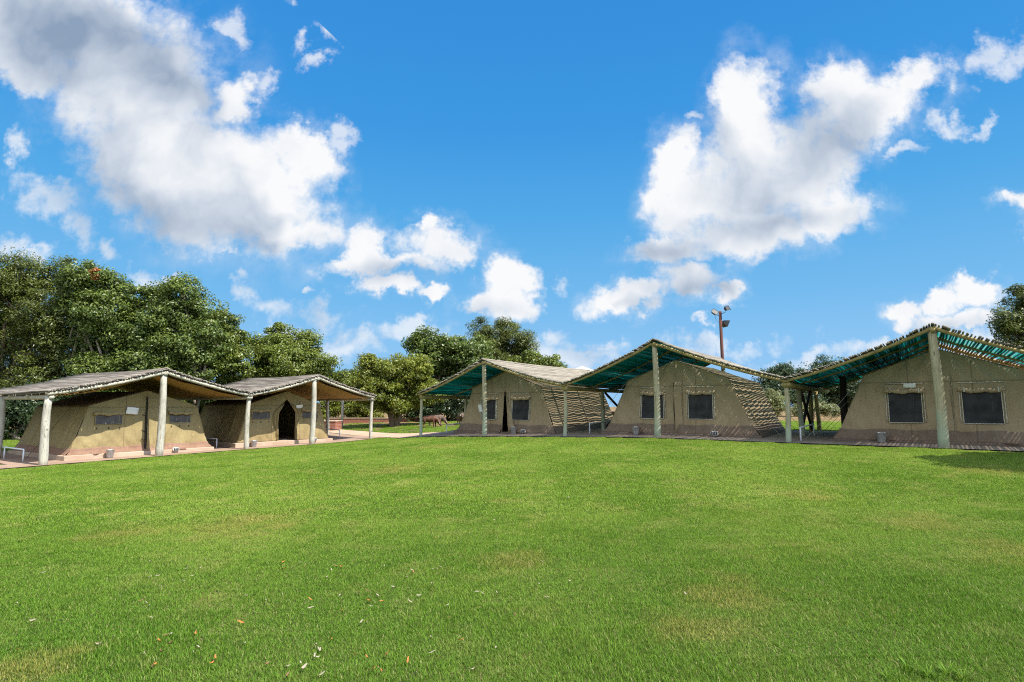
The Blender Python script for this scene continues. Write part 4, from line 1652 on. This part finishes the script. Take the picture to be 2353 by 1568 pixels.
def crown_points(lobes, per, rg, clump, up=0.35, spread=1.0):
    """lobes: (center, (rx,ry,rz)); returns leaf centres, normals and clump centres"""
    cs, ns, hubs, cr = [], [], [], []
    tot = sum(r[0] * r[2] + r[1] * r[2] + r[0] * r[1] for _, r in lobes)
    for c, r in lobes:
        area = r[0] * r[2] + r[1] * r[2] + r[0] * r[1]
        k = max(4, int(round(area * 3.3 / (clump * clump) * spread)))
        dirs = rg.normal(size=(k, 3))
        dirs /= np.linalg.norm(dirs, axis=1, keepdims=True)
        rad = np.where(rg.random(k) < .78, rg.uniform(.72, 1.08, k), rg.uniform(.2, .72, k))
        H = np.array(c) + dirs * np.array(r) * rad[:, None]
        for h, dr_ in zip(H, dirs):
            m = max(10, int(per * area / tot / k * rg.uniform(.55, 1.4)))
            rc = clump * rg.uniform(.55, 1.25)
            dd = rg.normal(size=(m, 3))
            dd /= np.linalg.norm(dd, axis=1, keepdims=True)
            rr = rg.random(m) ** .45
            off = dd * rr[:, None] * rc * np.array([1.15, 1.15, .72])
            cs.append(h + off)
            cr.append(np.full(m, rg.random()))
            nn = dd * .55 + dr_ * .35 + np.array([0, 0, up]) + rg.normal(size=(m, 3)) * .5
            ns.append(nn / (np.linalg.norm(nn, axis=1, keepdims=True) + 1e-9))
            hubs.append((h, np.array(c)))
    global CLUMP
    CLUMP = np.concatenate(cr)
    return np.concatenate(cs), np.concatenate(ns), hubs


def branch(mb, a, b, ra, rb, rg, n=6, wob=.12):
    a, b = Vector(a), Vector(b)
    L = (b - a).length
    pts, rs = [], []
    for i in range(n):
        t = i / (n - 1)
        k = math.sin(math.pi * t) * wob * L
        pts.append(a.lerp(b, t) + Vector(rg.normal(size=3)) * k * .35 + Vector((0, 0, k * .5)))
        rs.append(ra + (rb - ra) * t)
    mb.tube(pts, rs, 7, cap=False)


def tree(name, label, group, base_px, Y, lobes_px, nleaf, leaf, aspect, mat, bark, seed, clump=.55, trunks=None, up=.35, depth=.8, sub=0.3, extra=None, spread=1.0, cat='tree', tr=.2, crown_name='crown'):
    rg = np.random.default_rng(seed)
    bx = at(base_px, 960, Y)
    bz = gz(bx.x, Y)
    root = empty(name, (bx.x, Y, bz), 0, label, cat, group)
    lobes = []
    for e in lobes_px:
        px, py, r = e[:3]
        dy = e[3] if len(e) > 3 else rg.uniform(-1, 1) * r / F0 * Y * .6
        q = at(px, py, Y + dy)
        rw = r / F0 * (Y + dy)
        lobes.append(((q.x - bx.x, dy, q.z - bz), (rw, rw * depth, rw * .92)))
    Cn, Nn, hubs = crown_points(lobes, nleaf, rg, clump, up, spread)
    keep = Cn[:, 2] > .02
    leaves_mesh(crown_name, Cn[keep], Nn[keep], leaf, aspect, mat, root, rg, CLUMP[keep])
    mb = MB()
    zmid = min(l[0][2] for l in lobes)
    for (tx, lean) in (trunks or [(0, 0)]):
        top = Vector((tx + lean, rg.uniform(-.2, .2), max(.6, zmid * .9)))
        branch(mb, (tx, 0, -.15), top, tr, tr * .62, rg, 8, .05)
        for c, r in lobes:
            if rg.random() < .9:
                mid = Vector(c)
                branch(mb, top - Vector((0, 0, rg.uniform(0, top.z * .35))), mid, tr * .5, tr * .16, rg, 7, .12)
    hs_ = [hubs[i] for i in rg.permutation(len(hubs))[:int(len(hubs) * sub)]]
    for h, c in hs_:
        branch(mb, c + (h - c) * .1, h, tr * .13, tr * .04, rg, 4, .1)
    mb.build('trunk', bark, root, smooth=True)
    if extra:
        ex, em = extra
        l2 = []
        for (px, py, r) in ex:
            q = at(px, py, Y)
            rw = r / F0 * Y
            l2.append(((q.x - bx.x, -1.0, q.z - bz), (rw, rw, rw)))
        Cn, Nn, _ = crown_points(l2, 260, rg, .22, up)
        o = leaves_mesh('withered_spray', Cn, Nn, leaf, aspect, em, root, rg)
        o['label'] = 'withered orange spray of leaves'
    return root


TG = 'trees behind the tan tents'
tree('feathery_tree', 'tall dark feathery tree standing furthest behind the low rail and grass', TG, 70, 32,
     [(60, 640, 62), (150, 655, 62), (-20, 650, 70), (20, 720, 75), (110, 740, 75), (180, 735, 60), (40, 800, 70), (150, 810, 60), (-60, 740, 90), (90, 860, 55), (-10, 860, 60), (190, 850, 45)],
     110000, .16, .34, M['leafA'], M['bark'], 1, .62, [(0, .3), (-1.6, -.4), (1.2, .5)], .5)
tree('broadleaf_tree', 'broad leaved tree with a small withered orange spray at its top', TG, 215, 31,
     [(185, 640, 42), (240, 655, 42), (285, 690, 48), (225, 720, 55), (300, 760, 55), (240, 790, 60), (310, 840, 50), (220, 860, 50), (260, 880, 45), (170, 700, 35), (160, 905, 42), (290, 915, 40), (230, 925, 40)],
     72000, .14, .55, M['leafB'], M['bark_pale'], 2, .5, [(-.6, -.5), (.7, .3)], .35, extra=([(252, 634, 5), (250, 646, 4)], M['leafO']))
tree('broadleaf_tree', 'broad leaved tree with the sharpest pointed top behind the closed tan tent', TG, 400, 31.5,
     [(420, 672, 36), (395, 725, 46), (455, 722, 46), (360, 690, 34), (345, 760, 50), (420, 790, 62), (475, 780, 45), (360, 835, 55), (450, 850, 55), (400, 890, 45), (330, 800, 45)],
     80000, .14, .55, M['leafB'], M['bark_pale'], 3, .5, [(0, .2), (.9, .4)], .35)
tree('broadleaf_tree', 'narrow light green tree between the pointed top tree and the round crowned one', TG, 525, 33,
     [(515, 742, 30), (530, 790, 36), (500, 800, 34), (545, 830, 32), (515, 860, 40)], 32000, .14, .5, M['leafE'], M['bark'], 4, .42)
tree('broadleaf_tree', 'round crowned fresh green tree above the roof over the open tan tent', TG, 650, 35,
     [(650, 778, 34), (700, 795, 34), (605, 800, 34), (735, 838, 30), (660, 840, 48), (600, 850, 40), (700, 860, 40), (640, 810, 40), (760, 862, 18)],
     58000, .14, .5, M['leafE'], M['bark'], 5, .48, [(0, 0), (.5, .3)])
TG2 = 'trees behind the path and the warthogs'
tree('yellow_green_tree', 'yellow green bushy tree with forked trunk beside the path', TG2, 905, 36,
     [(905, 860, 48), (860, 850, 32), (950, 848, 36), (880, 895, 48), (945, 900, 42), (850, 905, 30), (985, 905, 30), (910, 925, 34), (838, 830, 12), (845, 880, 30)],
     66000, .14, .5, M['leafG'], M['bark'], 6, .45, [(0, -.5), (.15, .4), (-.1, .0)], .4, sub=.6)
tree('dark_green_tree', 'dark green tree with a squarish top behind the yellow green tree', TG2, 1000, 43,
     [(975, 790, 32), (1030, 788, 32), (1000, 830, 42), (1060, 815, 40), (1090, 850, 42), (1030, 870, 45), (960, 850, 36), (1100, 800, 26)],
     40000, .2, .5, M['leafB'], M['bark'], 7, .6)
tree('feathery_tree', 'tall spiky feathery tree at the highest point behind the half open olive tent', TG2, 1150, 46,
     [(1105, 757, 24), (1165, 755, 26), (1195, 778, 26), (1140, 790, 40), (1185, 815, 34), (1110, 810, 34), (1150, 850, 45), (1205, 800, 18)],
     36000, .30, .16, M['leafA'], M['bark'], 8, .62, None, .9)
tree('light_green_tree', 'small light green tree just showing over the slat roof beside the marquee', TG2, 1245, 44,
     [(1210, 838, 32), (1268, 838, 26), (1240, 862, 40), (1285, 858, 18), (1180, 855, 30)], 18000, .18, .5, M['leafE'], M['bark'], 9, .5)
tree('dark_bush', 'dark thicket with bare stems behind the grazing warthogs', TG2, 1010, 40,
     [(1000, 900, 34), (1040, 905, 38), (965, 925, 30), (1020, 935, 34), (1060, 935, 36), (985, 948, 24), (1085, 930, 30), (935, 945, 22)],
     22000, .16, .5, M['leafF'], M['bark_pale'], 10, .5, [(-.9, -.3), (-.3, .3), (.3, .5), (.9, .9), (1.3, .6)], .3, tr=.09, cat='bush')
tree('far_tree', 'low far tree in the gap between the two groups of tents', TG2, 800, 56,
     [(795, 876, 28), (830, 872, 26), (765, 890, 26), (815, 900, 36), (855, 888, 30), (785, 920, 36), (835, 925, 34)], 26000, .2, .5, M['leafE'], M['bark'], 11, .6)
tree('scrub_bush', 'pale scrubby bush with bare twigs behind the lone post', TG2, 800, 42,
     [(800, 935, 28), (770, 925, 26), (835, 940, 26), (860, 948, 22), (745, 945, 24), (700, 935, 26)], 13000, .15, .5, M['leafG'], M['bark_pale'], 12, .4, [(-.8, -.2), (0, .2), (.9, .3)], .3, sub=.9, tr=.07, cat='bush')
tree('dark_bush', 'dark bush with a leaning trunk behind the low rail at the pavement end', TG, 60, 29,
     [(30, 930, 42), (90, 925, 38), (60, 960, 36), (120, 950, 30), (-20, 950, 46), (5, 975, 25)], 20000, .16, .5, M['leafF'], M['bark_pale'], 13, .5, [(.0, -1.2), (.5, -.6), (-.6, .3)], .3, tr=.12, cat='bush')
tree('dark_bush', 'dark bush filling the gap between the two tan tents', TG, 440, 36,
     [(430, 930, 36), (465, 935, 34), (400, 940, 34), (500, 930, 36), (350, 930, 40), (550, 930, 40), (600, 930, 40)], 20000, .17, .5, M['leafB'], M['bark_pale'], 14, .5, [(-.6, -.3), (.4, .5)], .3, tr=.1, cat='bush')
TG3 = 'trees across the field'
tree('far_tree', 'dark rounded tree across the field beside the closed tent before the floodlight pole', TG3, 1830, 58,
     [(1800, 862, 24), (1770, 872, 24), (1835, 878, 32), (1800, 905, 36), (1760, 905, 30), (1850, 915, 34)], 20000, .26, .4, M['leafF'], M['bark'], 15, .75)
tree('far_tree', 'tallest dark tree across the field behind the roof beside the shaded lawn', TG3, 1900, 60,
     [(1885, 848, 28), (1915, 855, 28), (1870, 875, 30), (1930, 885, 40), (1895, 905, 42), (1960, 890, 36), (1985, 915, 36), (1940, 925, 34)], 26000, .26, .4, M['leafF'], M['bark'], 16, .75)
tree('umbrella_thorn_tree', 'dark thorn tree rising at the picture edge behind the roof of widely spaced slats', TG3, 2385, 34,
     [(2345, 690, 34), (2318, 735, 30), (2365, 735, 40), (2330, 765, 38), (2390, 700, 50), (2400, 780, 60), (2300, 758, 20)], 24000, .2, .28, M['leafA'], M['bark'], 17, .45, None, .6)
tree('reed_clump', 'pale clump of tall reeds at the field edge beside the closed tent', TG3, 1775, 40,
     [(1768, 915, 18), (1785, 918, 18), (1760, 935, 16), (1790, 940, 18), (1775, 930, 18)], 5000, .3, .13, M['leafR'], M['bark_pale'], 18, .35, None, 1.4, tr=.03, cat='reeds', crown_name='reed_leaves')
tree('scrub_bush', 'low dry yellowish bush at the field edge seen through the crossed braces', TG3, 1870, 46,
     [(1850, 938, 16), (1880, 940, 16), (1910, 942, 14), (1830, 946, 10)], 6000, .2, .3, M['leafR'], M['bark_pale'], 19, .4, None, .8, tr=.04, cat='bush')
tree('shade_tree', 'dense tree added outside the picture so that its shadow darkens the lawn corner', TG3, 3050, 10.2,  # stand-in caster, added out of view to throw the lawn-corner shadow
     [(2840, 480, 190, 0.2), (3040, 420, 250, 0), (2940, 520, 190, -.4)], 36000, .2, .6, M['leafB'], M['bark'], 21, .5, None, .5)

# ------------------------------------------------------------------ warthogs
def ring_tube(mb, rings, n=14):
    """rings: (centre, half width, half height, pitch)"""
    vs = []
    for c, w_, h_, pit in rings:
        for k in range(n):
            t = 2 * math.pi * k / n
            y = math.cos(t) * w_
            s = math.sin(t) * h_
            vs.append((c[0] - math.sin(pit) * s, c[1] + y, c[2] + math.cos(pit) * s))
    fs = [(i * n + k, i * n + (k + 1) % n, (i + 1) * n + (k + 1) % n, (i + 1) * n + k) for i in range(len(rings) - 1) for k in range(n)]
    fs.append(tuple(range(n))[::-1])
    fs.append(tuple((len(rings) - 1) * n + k for k in range(n)))
    mb.add(vs, fs)


def warthog(name, loc, rz, head_down, mat, label):
    root = empty(name, loc, rz, label, 'warthog', 'warthogs grazing under the trees')
    mb = MB()
    hd = -1.0 if head_down else -.25
    nx_, nz_ = (.44, .44) if head_down else (.42, .58)
    rings = [((-.47, 0, .46), .03, .04, 0), ((-.45, 0, .46), .10, .11, 0), ((-.36, 0, .46), .15, .155, .05), ((-.15, 0, .45), .165, .165, 0), ((.08, 0, .45), .17, .18, 0), ((.26, 0, .47), .155, .185, -.1),
             ((.37, 0, .47 if head_down else .53), .12, .15, hd * .5)]
    if head_down:
        rings += [((.46, 0, .39), .105, .125, -.6), ((.54, 0, .29), .115, .11, -.8), ((.60, 0, .20), .085, .08, -.9), ((.65, 0, .12), .065, .055, -1.0), ((.68, 0, .07), .07, .05, -1.0), ((.69, 0, .055), .04, .03, -1.0)]
        hx, hz, dx, dz = .54, .29, .55, -.83
    else:
        rings += [((.47, 0, .60), .11, .125, -.2), ((.57, 0, .58), .12, .115, -.4), ((.67, 0, .52), .085, .08, -.5), ((.77, 0, .46), .065, .055, -.5), ((.82, 0, .43), .07, .05, -.5), ((.835, 0, .42), .04, .03, -.5)]
        hx, hz, dx, dz = .57, .58, .86, -.5
    ring_tube(mb, rings)
    # legs: fore legs straight with the wrist low, hind legs with stifle forward and hock back
    for s in (-1, 1):
        dxl = .03 * s
        mb.tube([(.26 + dxl, s * .09, .44), (.27 + dxl, s * .10, .30), (.265 + dxl, s * .10, .17), (.275 + dxl, s * .10, .06), (.285 + dxl, s * .10, .0)], [.085, .062, .038, .03, .036], 10)
        mb.tube([(-.36 - dxl, s * .09, .46), (-.31 - dxl, s * .105, .33), (-.37 - dxl, s * .105, .20), (-.385 - dxl, s * .105, .17), (-.36 - dxl, s * .105, .06), (-.345 - dxl, s * .105, .0)], [.115, .085, .045, .036, .03, .036], 10)
        # warts, ears
        mb.tube([(hx + dx * .04, s * .10, hz - dx * -.0), (hx + dx * .05, s * .155, hz + .01)], [.035, .015], 8)
        mb.tube([(hx - dx * .09, s * .07, hz - dz * .11 + .02), (hx - dx * .12, s * .115, hz - dz * .12 + .07), (hx - dx * .15, s * .14, hz - dz * .12 + .11)], [.028, .032, .008], 8, flat=.5)
    body = mb.build('body', mat, root, smooth=True)
    rm = body.modifiers.new('one_surface', 'REMESH')
    rm.mode = 'VOXEL'
    rm.voxel_size = .016
    rm.use_smooth_shade = True
    sm = body.modifiers.new('soften', 'SMOOTH')
    sm.iterations = 4
    for s in (-1, 1):
        m2 = MB()
        tx, tz = hx + dx * .13, hz + dz * .13
        m2.tube([(tx, s * .075, tz), (tx + .01, s * .13, tz + .01), (tx, s * .145, tz + .06), (tx - .01, s * .12, tz + .10)], [.014, .014, .011, .004], 7)
        m2.build('tusk', M['tusk'], root, smooth=True)
        m2 = MB()
        m2.tube([(hx - dx * .02 + .02, s * .088, hz - dz * .03 + .07), (hx - dx * .02 + .03, s * .098, hz - dz * .03 + .075)], [.014, .008], 8)
        m2.build('eye', M['black'], root, smooth=True)
    m2 = MB()
    for i in range(70):
        t = random.random()
        x = -.3 + .72 * t
        z = .60 + .05 * math.sin(t * 3) - (.06 * max(0, (t - .8) / .2) if head_down else 0)
        m2.tube([(x, random.uniform(-.03, .03), z), (x - .05, random.uniform(-.07, .07), z + .05 + .02 * t)], [.008, .002], 4, cap=False)
    m2.build('mane', M['mane'], root)
    m2 = MB()
    m2.tube([(-.47, 0, .50), (-.53, .02, .42), (-.54, .02, .30), (-.535, .02, .24)], [.014, .01, .007, .016], 6)
    m2.build('tail', mat, root, smooth=True)


g1 = ground_at(990, 982)
warthog('warthog', (g1.x - .05, g1.y, gz(g1.x, g1.y)), R(-8), True, M['hog'], 'reddish brown warthog grazing head down near the green post')
g2 = (g1.x + .12, g1.y + 1.3)
warthog('warthog', (g2[0], g2[1], gz(*g2)), R(12), True, M['hog_grey'], 'grey warthog half hidden behind the grazing brown one')
g3 = ground_at(1058, 976)
warthog('warthog', (g3.x, g3.y, gz(g3.x, g3.y)), R(-75), False, M['hog_grey'], 'greyish warthog facing the lawn between a post and the olive tent')

# ------------------------------------------------------------------ fallen leaves on the lawn
def leaf_mesh(L, wd, curl):
    mb = MB()
    n = 8
    P = []
    for i in range(n + 1):
        t = i / n
        hwid = wd * math.sin(math.pi * min(1, t * .96 + .03)) ** .8 * .5
        z = curl * (t - .5) ** 2 * 4
        P.append([((t - .5) * L, k * hwid, z + abs(k) * hwid * .5 + .004 * math.sin(t * 6)) for k in (-1, 0, 1)])
    mb.grid(P)
    return mb


def leaf_proto(mat, L, wd, curl):
    o = leaf_mesh(L, wd, curl).build('fallen_leaf', mat, None, smooth=True)
    return o


protos = []
for mt, lab in (('fall_pale', 'pale dry leaf lying on the lawn'), ('fall_orange', 'orange dry leaf lying on the lawn'), ('fall_brown', 'brown dry leaf lying on the lawn')):
    for L, wd, cu in ((.078, .018, .014), (.06, .021, .018), (.068, .015, .008)):
        protos.append((mt, lab, leaf_proto(M[mt], L, wd, cu)))
used = set()
rl = random.Random(5)
for i in range(150):
    if i < 120:
        px, py = rl.gauss(760, 330), rl.uniform(1290, 1566)
    else:
        px, py = rl.uniform(20, 1500), rl.uniform(1130, 1400)
    if px < 5 or px > 1850:
        continue
    k = rl.choices(range(9), [5, 5, 5, 2, 2, 2, 1.3, 1.3, 1.3])[0]
    mt, lab, pr = protos[k]
    if k in used:
        o = pr.copy()
        C.objects.link(o)
    else:
        o = pr
        used.add(k)
    g_ = ground_at(px, py)
    o.location = (g_.x, g_.y, g_.z + rl.uniform(.024, .036))
    o.rotation_euler = (rl.uniform(-.5, .5), rl.uniform(-.3, .3), rl.uniform(0, 6.28))
    s = rl.uniform(.45, .85)
    o.scale = (s, s, s)
    tag(o, lab, 'leaf', 'fallen leaves on the lawn')
for k, (mt, lab, pr) in enumerate(protos):
    if k not in used:
        bpy.data.objects.remove(pr)

# ------------------------------------------------------------------ coarse weeds in the near lawn
rw = random.Random(3)
for px, py, n in ((2085, 1540, 34), (2135, 1558, 40), (2180, 1550, 36), (2215, 1562, 30), (2040, 1560, 24)):
    mb = MB()
    g_ = ground_at(px, py)
    for i in range(n):
        a = rw.uniform(0, 6.28)
        r0, L, wd = rw.uniform(0, .05), rw.uniform(.045, .09), rw.uniform(.003, .006)
        d = Vector((math.cos(a), math.sin(a), 0))
        sd = Vector((-d.y, d.x, 0))
        P = []
        for k in range(5):
            t = k / 4
            c_ = d * (r0 + L * .65 * t * t) + Vector((0, 0, L * (t - .35 * t * t)))
            w_ = wd * (1 - t * .9)
            P.append([tuple(c_ - sd * w_), tuple(c_ + Vector((0, 0, -.001))), tuple(c_ + sd * w_)])
        mb.grid(P)
    o = mb.build('weed_tuft', M['grass'], None, smooth=True)
    o.location = g_
    tag(o, 'coarse taller weed tuft in the short lawn grass', 'weed', 'coarse weed tufts in the lawn')
